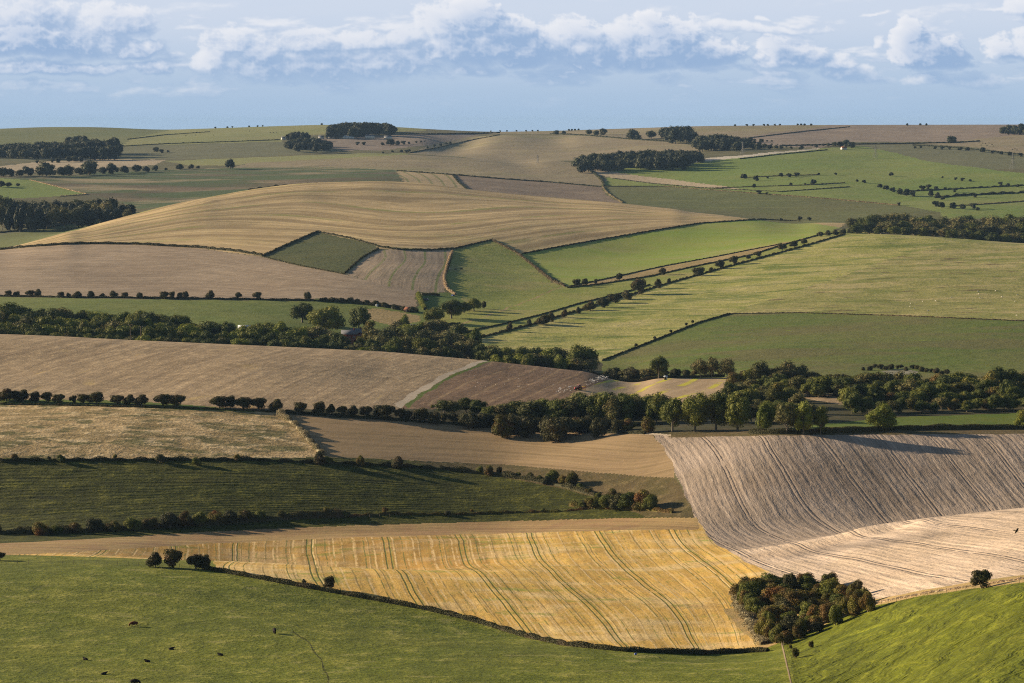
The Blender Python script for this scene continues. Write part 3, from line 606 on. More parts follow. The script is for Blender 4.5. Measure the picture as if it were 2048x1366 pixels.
# ------------------------------------------------------------------ the fields (outline on the survey photograph, nearest and farthest distance)
def rD(name, add):                                   # distance limit following a crest
    R = np.array(RIDGES[name][0], float)
    return lambda u: np.interp(u, R[:, 0], R[:, 2]) + add
E = 900; W_ = -1400; EE = 3500
edge_dome = [(W_, 1133), (0, 1129), (200, 1129), (300, 1133), (430, 1141), (520, 1158), (660, 1184), (860, 1220), (960, 1245), (1050, 1273), (1130, 1290), (1250, 1302), (1400, 1308), (1510, 1303)]
top_stub = [(W_, 1120), (-200, 1106), (0, 1088), (200, 1078), (400, 1064), (700, 1052), (1000, 1045), (1200, 1038), (1388, 1036)]
east_stub = [(1412, 1065), (1430, 1087), (1500, 1127), (1543, 1144), (1480, 1175), (1465, 1205), (1500, 1250), (1525, 1285)]
FIELDS = [
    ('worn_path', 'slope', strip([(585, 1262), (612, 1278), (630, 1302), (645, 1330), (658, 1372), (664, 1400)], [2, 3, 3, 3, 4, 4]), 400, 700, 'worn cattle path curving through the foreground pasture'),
    ('pasture', 'pasture', [(W_, 1105), (430, 1105)] + edge_dome[4:] + [(1535, 1297), (1560, 1285), (1577, 1300), (1600, 1420), (1620, 1700), (W_, 1700)], 0, 745, 'grazed green dome of pasture in the left foreground'),
    ('grass_bank', 'bank', [(1525, 1300), (1560, 1285), (1640, 1252), (1690, 1232), (1740, 1213), (1850, 1191), (1950, 1177), (2048, 1165), (EE, 1080), (EE, 1700), (1620, 1700), (1600, 1420), (1577, 1300)], 0, 640, 'bright green hillside in the right foreground'),
    ('grass_verge', 'verge', [(1525, 1300), (1470, 1250), (1440, 1205), (1500, 1150), (1690, 1180), (1745, 1200), (1850, 1180), (1950, 1163), (2048, 1150), (EE, 1050), (EE, 1085), (2048, 1168), (1950, 1180), (1850, 1195), (1740, 1217), (1560, 1290)], 0, 660, 'dry straw coloured verge along the hill fence'),
    ('headland', 'headland', strip([(W_, 1130), (0, 1099), (200, 1089), (400, 1076), (700, 1063), (1000, 1055), (1250, 1048), (1395, 1047)], 24), 700, 1010, 'brown wheel-marked headland above the golden stubble'),
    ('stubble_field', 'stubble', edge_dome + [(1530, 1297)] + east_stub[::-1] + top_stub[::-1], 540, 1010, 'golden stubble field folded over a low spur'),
    ('track', 'track', strip([(1270, 866), (1310, 868), (1345, 871)], 3), 900, 1100, 'short chalky track at the corner of the ploughland'),
    ('field_margin', 'scrubby', strip([(1340, 869), (1600, 864), (2048, 862), (EE, 862)], 12), 900, 1100, 'narrow brown margin above the ploughland'),
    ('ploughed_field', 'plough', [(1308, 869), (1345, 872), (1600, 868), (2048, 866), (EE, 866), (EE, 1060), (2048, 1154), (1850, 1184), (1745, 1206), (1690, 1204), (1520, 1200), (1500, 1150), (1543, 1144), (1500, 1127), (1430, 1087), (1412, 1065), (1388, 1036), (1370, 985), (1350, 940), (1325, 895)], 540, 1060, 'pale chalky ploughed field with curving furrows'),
    ('weedy_ground', 'scrubby', [(820, 924), (1000, 928), (1160, 942), (1320, 955), (1352, 955), (1372, 990), (1388, 1036), (1290, 1034), (1210, 1000), (1100, 972), (950, 945)], 850, 1080, 'brown weedy ground between the hedges'),
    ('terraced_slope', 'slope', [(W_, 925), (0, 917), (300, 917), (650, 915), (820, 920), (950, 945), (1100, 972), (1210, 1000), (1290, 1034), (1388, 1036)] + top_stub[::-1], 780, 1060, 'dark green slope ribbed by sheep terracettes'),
    ('tan_stubble', 'bench', [(560, 828), (850, 846), (1000, 858), (1200, 865), (1306, 869), (1325, 895), (1350, 940), (1352, 957), (1320, 956), (1160, 943), (1000, 929), (820, 921), (650, 913), (620, 885), (592, 852)], 900, 1120, 'tan stubble field in the middle of the view'),
    ('green_verge', 'green_verge', [(W_, 795), (0, 798), (200, 800), (360, 808), (470, 818), (540, 824), (470, 823), (300, 816), (200, 810), (0, 810), (W_, 808)], 1000, 1150, 'bright green verge under the hawthorn row'),
    ('rough_grassland', 'rough', [(W_, 800), (0, 808), (300, 812), (480, 821), (560, 826), (592, 852), (625, 890), (655, 916), (400, 918), (0, 918), (W_, 926)], 900, 1150, 'tussocky straw coloured grassland'),
    ('green_strip', 'green_verge', [(1540, 862), (1620, 850), (1800, 834), (2048, 826), (EE, 820), (EE, 858), (2048, 858), (1700, 860)], 900, 1120, 'sunlit green strip below the right hand wood'),
    ('track', 'track', strip([(975, 718), (950, 728), (915, 741), (880, 757), (845, 779), (815, 798), (795, 812)], [5, 6, 7, 8, 10, 12, 14]), 1030, 1430, 'pale chalk track crossing the brow between two fields'),
    ('grass_margin', 'green_verge', strip([(985, 718), (957, 731), (924, 744), (889, 760), (855, 783), (828, 800), (812, 814)], [4, 4, 5, 5, 6, 7, 8]), 1030, 1430, 'green margin beside the chalk track'),
    ('weedy_stubble', 'yellowed', [(1238, 700), (1600, 730), (1500, 800), (1350, 806), (1140, 806), (1140, 792), (1168, 776), (1205, 764), (1238, 750)], 1030, rD("brow", 30), 'stubble strip with yellow weed stripes'),
    ('tilled_field', 'tilled', [(965, 690), (1240, 690), (1238, 750), (1205, 764), (1168, 776), (1140, 792), (1100, 818), (800, 818), (850, 779), (885, 757), (930, 741), (975, 722)], 1030, rD("brow", 30), 'dark freshly ploughed field with gulls on it'),
    ('track', 'track', [(W_, 640), (0, 658), (60, 665), (112, 673), (60, 669), (0, 661), (W_, 646)], 1200, 1420, 'pale path along the brow at far left'),
    ('brown_field', 'brow', [(W_, 600), (0, 640), (500, 660), (975, 690), (975, 722), (930, 741), (885, 757), (850, 779), (800, 818), (640, 818), (480, 821), (300, 812), (0, 800), (W_, 795)], 1030, rD("brow", 40), 'broad brown stubble field on the brow'),
    ('clearing', 'brow', [(1585, 788), (1640, 786), (1700, 798), (1690, 810), (1620, 800)], 1050, 1300, 'small tan clearing inside the wood'),
    ('chalk_pit', 'chalk', [(1762, 742), (1800, 738), (1838, 743), (1828, 749), (1790, 751)], 1180, 1420, 'old chalk pit by the wood'),
    # valley
    ('straw_patch', 'tan_strip', [(735, 618), (760, 617), (840, 632), (835, 645), (780, 650), (740, 640)], 1430, 1900, 'straw coloured patch behind the farmhouse trees'),
    ('valley_meadow', 'meadow_a', [(W_, 590), (0, 594), (300, 599), (600, 602), (640, 598), (700, 603), (830, 618), (880, 620), (880, 700), (700, 720), (W_, 720)], 1425, 1860, 'green meadow on the valley floor'),
    ('lawn', 'lawn', [(836, 588), (890, 585), (925, 590), (925, 615), (880, 625), (836, 625)], 1425, 2050, 'mown lawn of the hedged garden'),
    ('striped_patch', 'patch', [(690, 547), (722, 517), (757, 500), (800, 498), (905, 500), (895, 528), (888, 557), (893, 583), (860, 585), (830, 583), (750, 566)], 1750, 2350, 'small ploughed field striped with green weeds'),
    ('flank_field', 'flank', [(W_, 520), (-200, 511), (0, 501), (60, 494), (150, 488), (270, 489), (400, 497), (520, 513), (600, 531), (690, 548), (750, 566), (830, 583), (860, 590), (832, 592), (830, 616), (700, 604), (640, 597), (600, 600), (300, 597), (0, 592), (W_, 588)], 1700, 2360, 'wide mauve-brown field on the lower hill'),
    ('dark_paddock', 'paddock', [(525, 513), (635, 463), (755, 492), (722, 517), (690, 547), (600, 531)], 1900, 2500, 'dark lozenge shaped paddock'),
    ('chalk_path', 'tan_strip', strip([(880, 658), (935, 645), (1000, 622), (1060, 600), (1110, 578), (1135, 572)], 1.7), 1425, 2100, 'thin worn path beside the valley pasture'),
    ('valley_pasture', 'mid_pasture', [(900, 503), (985, 480), (1035, 506), (1105, 565), (1135, 573), (1060, 603), (1000, 622), (935, 647), (875, 662), (880, 625), (925, 615), (905, 590), (890, 560), (895, 528)], 1425, 2500, 'olive pasture rising from the valley'),
    ('crop_field', 'winter_crop', [(1040, 508), (1200, 480), (1400, 447), (1520, 439), (1600, 443), (1680, 455), (1640, 470), (1560, 487), (1500, 498), (1430, 514), (1330, 532), (1240, 552), (1135, 573), (1090, 545)], 1900, 2800, 'light green crop field on the hill shoulder'),
    ('rough_strip', 'tan_strip', [(1135, 573), (1240, 551), (1330, 531), (1430, 513), (1500, 497), (1640, 469), (1560, 492), (1500, 510), (1400, 530), (1300, 552), (1200, 568)], 1800, 2700, 'tan rough strip under the crop field'),
    ('green_lane', 'mid_pasture', [(875, 662), (935, 647), (1000, 622), (1060, 603), (1135, 573), (1200, 568), (1300, 552), (1400, 530), (1500, 510), (1560, 492), (1640, 469), (1700, 455), (1720, 460), (1600, 494), (1440, 537), (1320, 570), (1190, 610), (1060, 650), (965, 674), (940, 690)], 1425, 2700, 'green strip running up beside the long hedge'),
    ('straw_pasture', 'straw_pasture', [(940, 690), (965, 674), (1060, 650), (1190, 610), (1320, 570), (1440, 537), (1600, 494), (1720, 455), (1760, 430), (2048, 430), (2048, 478), (1900, 487), (1800, 510), (1690, 550), (1600, 580), (1500, 612), (1460, 628), (1400, 645), (1300, 685), (1205, 724), (1100, 710)], 1400, rD('down', 180), 'straw tinted pasture of the right hand down'),
    ('spotted_pasture', 'spotted_pasture', [(1460, 628), (1500, 612), (1600, 580), (1690, 550), (1800, 510), (1900, 487), (2048, 478), (2048, 430), (EE, 430), (EE, 655), (2048, 642), (1800, 632), (1600, 626)], 1400, rD('down', 180), 'patchy pasture where sheep graze'),
    ('deep_green_field', 'deep_green', [(1205, 722), (1300, 685), (1400, 645), (1460, 628), (1600, 626), (1800, 632), (2048, 642), (EE, 655), (EE, 790), (1700, 790), (1195, 780)], 1290, 1760, 'deep green field above the right hand wood'),
    ('hill_stubble', 'hill', [(W_, 470), (0, 440), (300, 370), (600, 340), (850, 340), (1000, 360), (1250, 385), (1500, 415), (1700, 440), (1680, 455), (1600, 443), (1520, 439), (1400, 447), (1200, 480), (1050, 508), (1036, 507), (985, 479), (905, 497), (880, 502), (757, 497), (755, 492), (635, 463), (525, 513), (400, 497), (270, 489), (150, 488), (60, 494), (0, 501), (W_, 520)], 1850, rD('hill', 170), 'big rounded stubble hill with contour bands'),
    # beyond the hill
    ('small_meadow', 'far_bright', [(W_, 355), (0, 357), (60, 360), (175, 388), (120, 393), (0, 398), (W_, 402)], rD('hill', 150), 3700, 'small bright meadow at far left'),
    ('root_crop', 'far_dark_green', [(W_, 352), (0, 353), (60, 354), (200, 345), (460, 335), (620, 333), (790, 340), (806, 362), (820, 372), (650, 372), (400, 410), (280, 418), (200, 392), (170, 388), (60, 359)], rD('hill', 150), 4200, 'dark green root crop behind the big hill'),
    ('valley_bottom', 'far_grey', [(W_, 415), (0, 420), (120, 425), (250, 428), (200, 438), (100, 457), (0, 470), (W_, 480)], rD('hill', 150), 3600, 'dark field in the far left valley'),
    ('green_strip', 'far_down', [(W_, 480), (0, 466), (100, 452), (200, 436), (290, 425), (300, 440), (0, 510), (W_, 520)], rD('hill', 150), 3600, 'green strip behind the left shoulder of the hill'),
    ('striped_stubble', 'far_lane', [(793, 342), (905, 349), (920, 365), (940, 380), (980, 395), (900, 395), (820, 375), (806, 360)], rD('hill', 120), 4000, 'small pale stubble field with weed stripes'),
    ('brown_soil_field', 'far_umber', [(908, 349), (1100, 364), (1200, 372), (1215, 392), (1255, 412), (1100, 410), (960, 390), (925, 370)], rD('hill', 120), 4000, 'dark brown soil field behind the hill'),
    ('embankment', 'far_pale', [(1172, 331), (1190, 333), (1240, 346), (1300, 354), (1400, 366), (1500, 380), (1440, 377), (1300, 366), (1225, 357), (1190, 348)], 3000, 4300, 'pale embankment crossing the far slope'),
    ('far_track', 'far_track', strip([(1190, 334), (1300, 329), (1420, 319), (1530, 308), (1640, 297)], [5, 7, 6, 4, 2]), 3300, 4700, 'white chalk track along the far field'),
    ('olive_crop_field', 'far_olive', [(1205, 372), (1330, 372), (1500, 385), (1700, 400), (1800, 410), (1880, 425), (1900, 460), (1500, 460), (1255, 412), (1215, 392)], rD('hill', 120), 3600, 'olive crop field on the far slope'),
    ('far_pasture', 'far_bright', [(1185, 336), (1300, 331), (1420, 321), (1530, 310), (1640, 297), (1720, 292), (1790, 305), (1850, 322), (2048, 347), (EE, 390), (EE, 460), (1900, 460), (1880, 425), (1800, 410), (1700, 400), (1500, 385), (1330, 372), (1205, 372), (1215, 355), (1400, 368), (1500, 380), (1400, 366), (1300, 354), (1240, 346)], 2850, 4500, 'big bright green pastures of the far slope'),
    ('far_stubble', 'far_tan', [(460, 336), (500, 326), (820, 309), (840, 300), (900, 300), (1050, 312), (1170, 330), (1190, 348), (1220, 362), (1208, 376), (1100, 365), (905, 350), (793, 343), (620, 334)], 3200, 4420, 'distant tan stubble on the second hill'),
    ('far_green_strip', 'far_pale_green', [(330, 322), (500, 315), (700, 307), (810, 306), (820, 310), (500, 327), (460, 331), (380, 331)], 3600, 4800, 'pale green strip in front of the far farm'),
    ('pale_patch', 'far_pale', [(W_, 330), (0, 333), (60, 325), (200, 318), (330, 320), (310, 330), (150, 341), (0, 347), (W_, 345)], 3300, 4700, 'pinkish stubble patch behind the hedge trees'),
    ('far_grey_field', 'far_grey', [(W_, 300), (0, 300), (240, 292), (560, 283), (640, 293), (690, 301), (600, 308), (400, 318), (150, 319), (0, 322), (W_, 322)], 3900, 5400, 'grey green field beyond the left wood'),
    ('far_soil', 'far_mauve', [(640, 276), (850, 268), (1000, 261), (950, 272), (860, 290), (760, 301), (690, 301), (640, 293)], 4300, 5500, 'mauve soil field by the far farm'),
    ('knoll_stubble', 'far_tan', [(820, 308), (900, 270), (1000, 262), (1090, 262), (1250, 276), (1410, 292), (1400, 305), (1150, 328), (1050, 326), (900, 312)], 4200, 5350, 'brown stubble on the far knoll'),
    ('far_meadow', 'far_grey', [(1700, 290), (1850, 290), (1950, 295), (2048, 310), (EE, 340), (EE, 390), (2048, 347), (1850, 322), (1790, 305)], 3800, 4800, 'grey green field at far right'),
    ('far_tan_field', 'far_tan', [(1820, 286), (1900, 284), (2048, 268), (EE, 258), (EE, 340), (2048, 309), (1930, 293)], 3900, 5200, 'tan field with cattle at far right'),
    ('far_ridge_soil', 'far_mauve', [(1450, 278), (1640, 255), (1700, 240), (EE, 235), (EE, 268), (2048, 268), (1900, 284), (1700, 284), (1640, 296), (1500, 290)], 4400, 6300, 'mauve ploughland on the skyline'),
    ('far_ridge_stubble', 'far_tan', [(980, 240), (1700, 235), (1700, 245), (1640, 258), (1450, 280), (1250, 278), (1100, 268), (980, 268)], 4500, 6300, 'tan stubble on the skyline'),
    ('far_down', 'far_down', [(W_, 230), (335, 230), (335, 262), (270, 275), (240, 292), (0, 300), (W_, 300)], 4300, 6600, 'green down on the left skyline'),
    ('far_pale_down', 'far_pale_green', [(335, 230), (850, 230), (850, 262), (660, 268), (580, 272), (560, 284), (240, 293), (270, 275), (335, 262)], 4300, 6600, 'pale green down by the far farm'),
]

def build_land():
    yc = 0.25 * (DD[:-1, None] * np.ones(NC - 1)[None] * 2 + DD[1:, None] * 2)
    thc = 0.5 * (TH[:-1] + TH[1:])[None, :] * np.ones((NR - 1, 1))
    xc = thc * yc
    hc = 0.25 * (H[:-1, :-1] + H[1:, :-1] + H[:-1, 1:] + H[1:, 1:])
    uc, vc = project(xc, yc, hc)
    # natural wobble of the borders, a metre or so
    wob = yc * 0.00045
    uc = uc + F / yc * wob * (np.sin(xc / 9.0 + yc / 13.0) + np.sin(xc / 3.7 - yc / 5.1))
    vc = vc + 0.35 * np.sin(xc * 40.0 / yc * 7 + 1.3) 
    fid = np.full(xc.shape, -1, np.int16)
    for k, (nm, mk, poly, d0, d1, lab) in enumerate(FIELDS):
        d0a = d0(uc) if callable(d0) else d0
        d1a = d1(uc) if callable(d1) else d1
        m = (fid < 0) & (yc >= d0a) & (yc <= d1a)
        idx = np.where(m)
        if len(idx[0]) == 0: continue
        ins = pip(uc[idx], vc[idx], poly)
        fid[idx[0][ins], idx[1][ins]] = k
    # leftovers
    nF = len(FIELDS)
    left = fid < 0
    fid[left & (yc < 640)] = nF                          # scarp below the viewpoint
    fid[left & (yc >= 980) & (yc < 1760)] = nF + 1       # woodland floor
    fid[left & (fid < 0)] = nF + 2
    names = FIELDS + [('hillside', 'scarp', None, 0, 0, 'grassy scarp below the viewpoint'), ('woodland_floor', 'floor', None, 0, 0, 'dark ground under the valley woods'), ('ground', 'default', None, 0, 0, 'rough grassland of the remaining downland')]
    vid = np.arange(NR * NC).reshape(NR, NC)
    quads = np.stack([vid[:-1, :-1], vid[:-1, 1:], vid[1:, 1:], vid[1:, :-1]], -1)
    V = np.stack([XX, YY, H + CZ], -1).reshape(-1, 3)
    TQ = np.stack([np.broadcast_to(TH[None, :], H.shape), np.broadcast_to(LS[:, None], H.shape)], -1).reshape(-1, 2)
    rowkey = dict(pasture=None, stubble='stubble', headland='slope', plough='plough', slope='slope', bench='bench', brow='brow', tilled='brow', yellowed='brow', flank='flank', patch='patch', hill='hill', far_lane='lane')
    for k, (nm, mk, poly, d0, d1, lab) in enumerate(names):
        q = quads[fid == k]
        if len(q) == 0: print('EMPTY FIELD', nm, lab); continue
        used, inv = np.unique(q, return_inverse=True)
        o = mesh_np(nm, V[used], inv.reshape(-1, 4), FM[mk], smooth=True)
        tag(o, lab, nm.replace('_', ' '), kind='structure')
        rk = rowkey.get(mk)
        if rk: t = tps_eval(ROWS[rk], TQ[used])
        elif mk == 'bank': t = V[used][:, 0] * 0.75 - V[used][:, 1] * 0.45
        else: t = V[used][:, 1] * 0.8 + V[used][:, 0] * 0.35
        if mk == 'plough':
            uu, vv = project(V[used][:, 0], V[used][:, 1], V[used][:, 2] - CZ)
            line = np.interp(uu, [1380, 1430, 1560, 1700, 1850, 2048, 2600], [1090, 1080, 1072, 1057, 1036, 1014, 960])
            damp_and_shade = 1 / (1 + np.exp((vv - line) / np.interp(uu, [1500, 1850], [9, 2])))
            damp_and_shade[V[used][:, 1] > np.interp(uu, [1700, 2048], [775, 750])] = np.maximum(damp_and_shade, 0.9)[V[used][:, 1] > np.interp(uu, [1700, 2048], [775, 750])]
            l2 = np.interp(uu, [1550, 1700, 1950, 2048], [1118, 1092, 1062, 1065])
            damp_and_shade = np.maximum(damp_and_shade, 0.75 * np.exp(-((vv - l2) / 11) ** 2) * np.clip((uu - 1540) / 60, 0, 1) * np.clip((2000 - uu) / 150, 0, 1))
            ad = o.data.attributes.new('damp_and_shade', 'FLOAT', 'POINT'); ad.data.foreach_set('value', damp_and_shade.astype(np.float32))
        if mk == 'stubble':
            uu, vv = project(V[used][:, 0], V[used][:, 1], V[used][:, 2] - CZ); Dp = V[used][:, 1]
            damp_and_shade = 1 / (1 + np.exp(-(Dp - np.interp(uu, [430, 560, 700, 850, 1000], [756, 742, 734, 731, 728])) / 3.0)) * np.clip((1130 - uu) / 260, 0, 1) * 0.95  # shade of the fold's far side, painted into the stubble colour
            damp_and_shade = np.maximum(damp_and_shade, np.clip((1105 - vv) / 60, 0, 1) * 0.62) * np.clip((uu + 200) / 300, 0.6, 1)  # browner tone towards the headland
            ad = o.data.attributes.new('damp_and_shade', 'FLOAT', 'POINT'); ad.data.foreach_set('value', damp_and_shade.astype(np.float32))
        a = o.data.attributes.new('t', 'FLOAT', 'POINT'); a.data.foreach_set('value', t.astype(np.float32))
build_land()

# ------------------------------------------------------------------ foliage
def leaf_mat(name, c1, c2, c3, scale=0.35):
    """leaves: tint varies from tree to tree and from spray to spray"""
    m = bpy.data.materials.new(name); m.use_nodes = True
    T = NT(m.node_tree); T.n.clear()
    out = T.node('ShaderNodeOutputMaterial')
    oi = T.node('ShaderNodeObjectInfo')
    pos = T.node('ShaderNodeNewGeometry').outputs['Position']
    n = T.noise(pos, scale, 3.0, 0.6)
    col = T.mix(T.ramp(n, 0.38, 0.62), c1, c2)
    n2 = T.noise(T.vmath('ADD', pos, (51.0, 7.0, 3.0)), scale * 0.45, 2.0, 0.6)
    col = T.mix(T.math('MULTIPLY', T.ramp(n2, 0.54, 0.70), 0.7), col, c3)
    k = T.math('ADD', 0.62, T.math('MULTIPLY', oi.outputs['Random'], 0.85))
    col = T.mix(1.0, col, T.comb(k, T.math('ADD', T.math('MULTIPLY', k, 0.8), 0.2), k), 'MULTIPLY')
    d = T.node('ShaderNodeBsdfPrincipled'); T.put(d.inputs['Base Color'], col)
    d.inputs['Roughness'].default_value = 0.75; d.inputs['Specular IOR Level'].default_value = 0.2
    tr = T.node('ShaderNodeBsdfTranslucent'); T.put(tr.inputs[0], col)
    mx = T.node('ShaderNodeMixShader'); mx.inputs[0].default_value = 0.18
    T.put(mx.inputs[1], d.outputs[0]); T.put(mx.inputs[2], tr.outputs[0])
    T.put(out.inputs[0], mx.outputs[0])
    return m
LM = {
    'oak': leaf_mat('oak_leaves', (0.088, 0.104, 0.016), (0.122, 0.136, 0.020), (0.16, 0.145, 0.024)),
    'ash': leaf_mat('ash_leaves', (0.125, 0.150, 0.018), (0.165, 0.185, 0.024), (0.20, 0.18, 0.03)),
    'dull': leaf_mat('dull_leaves', (0.120, 0.108, 0.036), (0.098, 0.105, 0.028), (0.16, 0.12, 0.05)),
    'dark': leaf_mat('dark_leaves', (0.058, 0.075, 0.015), (0.080, 0.098, 0.018), (0.11, 0.10, 0.02)),
    'gold': leaf_mat('turning_leaves', (0.16, 0.13, 0.022), (0.10, 0.105, 0.022), (0.27, 0.17, 0.02)),
    'thorn': leaf_mat('hawthorn_leaves', (0.070, 0.056, 0.017), (0.060, 0.064, 0.015), (0.105, 0.052, 0.026)),
    'scrub': leaf_mat('scrub_leaves', (0.125, 0.120, 0.018), (0.120, 0.078, 0.020), (0.21, 0.080, 0.022), 0.22),
    'hedge': leaf_mat('hedge_leaves', (0.050, 0.052, 0.018), (0.070, 0.068, 0.022), (0.085, 0.060, 0.028), 0.25),
    'drygrass': leaf_mat('dry_grass_blades', (0.33, 0.26, 0.15), (0.40, 0.32, 0.19), (0.20, 0.17, 0.06), 0.3),
    'brownhedge': leaf_mat('brown_bank_growth', (0.14, 0.105, 0.055), (0.19, 0.145, 0.075), (0.085, 0.075, 0.035), 0.3),
    'far': leaf_mat('distant_leaves', (0.050, 0.058, 0.026), (0.062, 0.070, 0.030), (0.080, 0.076, 0.034), 0.08),
    'fardark': leaf_mat('distant_dark_leaves', (0.036, 0.045, 0.022), (0.048, 0.055, 0.026), (0.058, 0.060, 0.028), 0.08),
}
def bark_mat(name, c):
    m = bpy.data.materials.new(name); m.use_nodes = True
    T = NT(m.node_tree); b = m.node_tree.nodes['Principled BSDF']
    pos = T.node('ShaderNodeNewGeometry').outputs['Position']
    T.put(b.inputs['Base Color'], T.mix(T.noise(pos, 2.0), c, tuple(x * 1.6 for x in c))); b.inputs['Roughness'].default_value = 0.9
    return m
BARK = bark_mat('bark', (0.10, 0.085, 0.06))
BARKP = bark_mat('pale_bark', (0.20, 0.175, 0.13))

ICO_V = None
def ico():
    global ICO_V
    if ICO_V is None:
        p = (1 + 5 ** 0.5) / 2
        v = np.array([(-1, p, 0), (1, p, 0), (-1, -p, 0), (1, -p, 0), (0, -1, p), (0, 1, p), (0, -1, -p), (0, 1, -p), (p, 0, -1), (p, 0, 1), (-p, 0, -1), (-p, 0, 1)], float)
        v /= np.linalg.norm(v[0])
        f = np.array([(0, 11, 5), (0, 5, 1), (0, 1, 7), (0, 7, 10), (0, 10, 11), (1, 5, 9), (5, 11, 4), (11, 10, 2), (10, 7, 6), (7, 1, 8), (3, 9, 4), (3, 4, 2), (3, 2, 6), (3, 6, 8), (3, 8, 9), (4, 9, 5), (2, 4, 11), (6, 2, 10), (8, 6, 7), (9, 8, 1)])
        ICO_V = (v, f)
    return ICO_V

def leaf_quads(P, Nrm, size, rng):
    """a small leaf-spray quad at each point, roughly facing its normal"""
    n = len(P)
    Nn = Nrm + rng.normal(0, 0.55, (n, 3)); Nn /= np.linalg.norm(Nn, axis=1)[:, None]
    a = np.cross(Nn, rng.normal(0, 1, (n, 3))); a /= np.linalg.norm(a, axis=1)[:, None] + 1e-9
    b = np.cross(Nn, a)
    s = (size * rng.uniform(0.55, 1.25, n))[:, None]; e = rng.uniform(0.5, 1.0, (n, 1))
    V = np.stack([P - a * s, P + b * s * e, P + a * s, P - b * s * e], 1).reshape(-1, 3)
    return V, np.arange(4 * n).reshape(n, 4)

def crown_mesh(name, mat, seed, lobes=26, per=80, leaf=0.05, shape='round', core=0.72):
    """crown in a box 1 wide and 1 high, the trunk standing at the origin"""
    rng = np.random.RandomState(seed)
    C, R = [], []
    for i in range(lobes):
        d = rng.normal(0, 1, 3); d /= np.linalg.norm(d)
        if d[2] < -0.75: d[2] *= -0.5
        k = rng.uniform(0.25, 0.74) ** 0.7
        if shape == 'round': c = np.array([d[0] * 0.36 * k * 1.25, d[1] * 0.36 * k * 1.25, 0.50 + d[2] * 0.44 * k * 1.2]); r = rng.uniform(0.12, 0.21)
        elif shape == 'tall': c = np.array([d[0] * 0.32 * k, d[1] * 0.32 * k, 0.54 + d[2] * 0.46 * k]); r = rng.uniform(0.10, 0.18)
        elif shape == 'thorn':
            c = np.array([d[0] * 0.40 * k, d[1] * 0.40 * k, 0.46 + d[2] * 0.44 * k * 1.1]); r = rng.uniform(0.12, 0.20); c[0] += (c[2] - 0.5) * 0.22
        else: c = np.array([d[0] * 0.40 * k * 1.1, d[1] * 0.40 * k * 1.1, 0.40 + d[2] * 0.42 * k]); r = rng.uniform(0.14, 0.24)
        C.append(c); R.append(r)
    C = np.array(C); R = np.array(R)
    P, Nr = [], []
    for c, r in zip(C, R):
        n = int(per * (r / 0.16) ** 1.6)
        d = rng.normal(0, 1, (n, 3)); d /= np.linalg.norm(d, axis=1)[:, None]
        q = c + d * (r * rng.uniform(0.82, 1.14, n))[:, None] * np.array([1, 1, 0.85])
        keep = q[:, 2] > (0.02 if shape == 'bush' else 0.04)
        # leave out what lies buried inside other lobes
        dist = np.linalg.norm(q[:, None, :] - C[None], axis=2) / R[None]
        keep &= (np.sort(dist, axis=1)[:, 0] > 0.72)
        P.append(q[keep]); Nr.append(d[keep])
    P = np.concatenate(P); Nr = np.concatenate(Nr)
    V, Fq = leaf_quads(P, Nr, leaf, rng)
    iv, f3 = ico(); VV = [V]; F3 = []; off = len(V)
    for c, r in zip(C, R):
        w = iv * (1 + rng.uniform(-0.12, 0.12, (12, 1)))
        VV.append(c + w * r * core * np.array([1, 1, 0.85])); F3.append(f3 + off); off += 12
    VV = np.concatenate(VV)
    mn, mx = VV.min(0), VV.max(0)
    VV[:, 0] /= max(mx[0], -mn[0]) * 2; VV[:, 1] /= max(mx[1], -mn[1]) * 2; VV[:, 2] = VV[:, 2] / mx[2]
    o = mesh_np(name, VV, [Fq, np.concatenate(F3)], mat, link=False)
    return o.data

def tube(path, radii, sides=6):
    path = np.array(path, float); V, Fc = [], []
    for i, (p, r) in enumerate(zip(path, radii)):
        d = path[min(i + 1, len(path) - 1)] - path[max(i - 1, 0)]; d /= np.linalg.norm(d) + 1e-9
        a = np.cross(d, [0.3, 1, 0.1]); a /= np.linalg.norm(a); b = np.cross(d, a)
        for k in range(sides):
            t = 2 * math.pi * k / sides
            V.append(p + r * (a * math.cos(t) + b * math.sin(t)))
    for i in range(len(path) - 1):
        for k in range(sides):
            Fc.append((i * sides + k, i * sides + (k + 1) % sides, (i + 1) * sides + (k + 1) % sides, (i + 1) * sides + k))
    return np.array(V), np.array(Fc)

def trunk_mesh(name, mat, seed, lean=0.0, r=0.03, limbs=6, low=0.22):
    rng = np.random.RandomState(seed); V, Fc = [], []; off = 0
    top = np.array([lean, 0, 0.62])
    parts = [([(0, 0, -0.04), (lean * 0.15, 0, 0.12), (lean * 0.5, 0.01, 0.36), top], [r * 1.5, r * 1.05, r * 0.8, r * 0.35])]
    for i in range(limbs):
        z = rng.uniform(low, 0.42); a = rng.uniform(0, 6.28); s = np.array([lean * z, 0, z]); L = rng.uniform(0.18, 0.34)
        e = s + np.array([math.cos(a) * L, math.sin(a) * L, rng.uniform(0.15, 0.33)])
        parts.append(([s, (s + e) / 2 + (0, 0, -0.02), e], [r * 0.55, r * 0.4, r * 0.18]))
    for p, rr in parts:
        v, f = tube(p, rr, 6); V.append(v); Fc.append(f + off); off += len(v)
    return mesh_np(name, np.concatenate(V), np.concatenate(Fc), mat, smooth=True, link=False).data

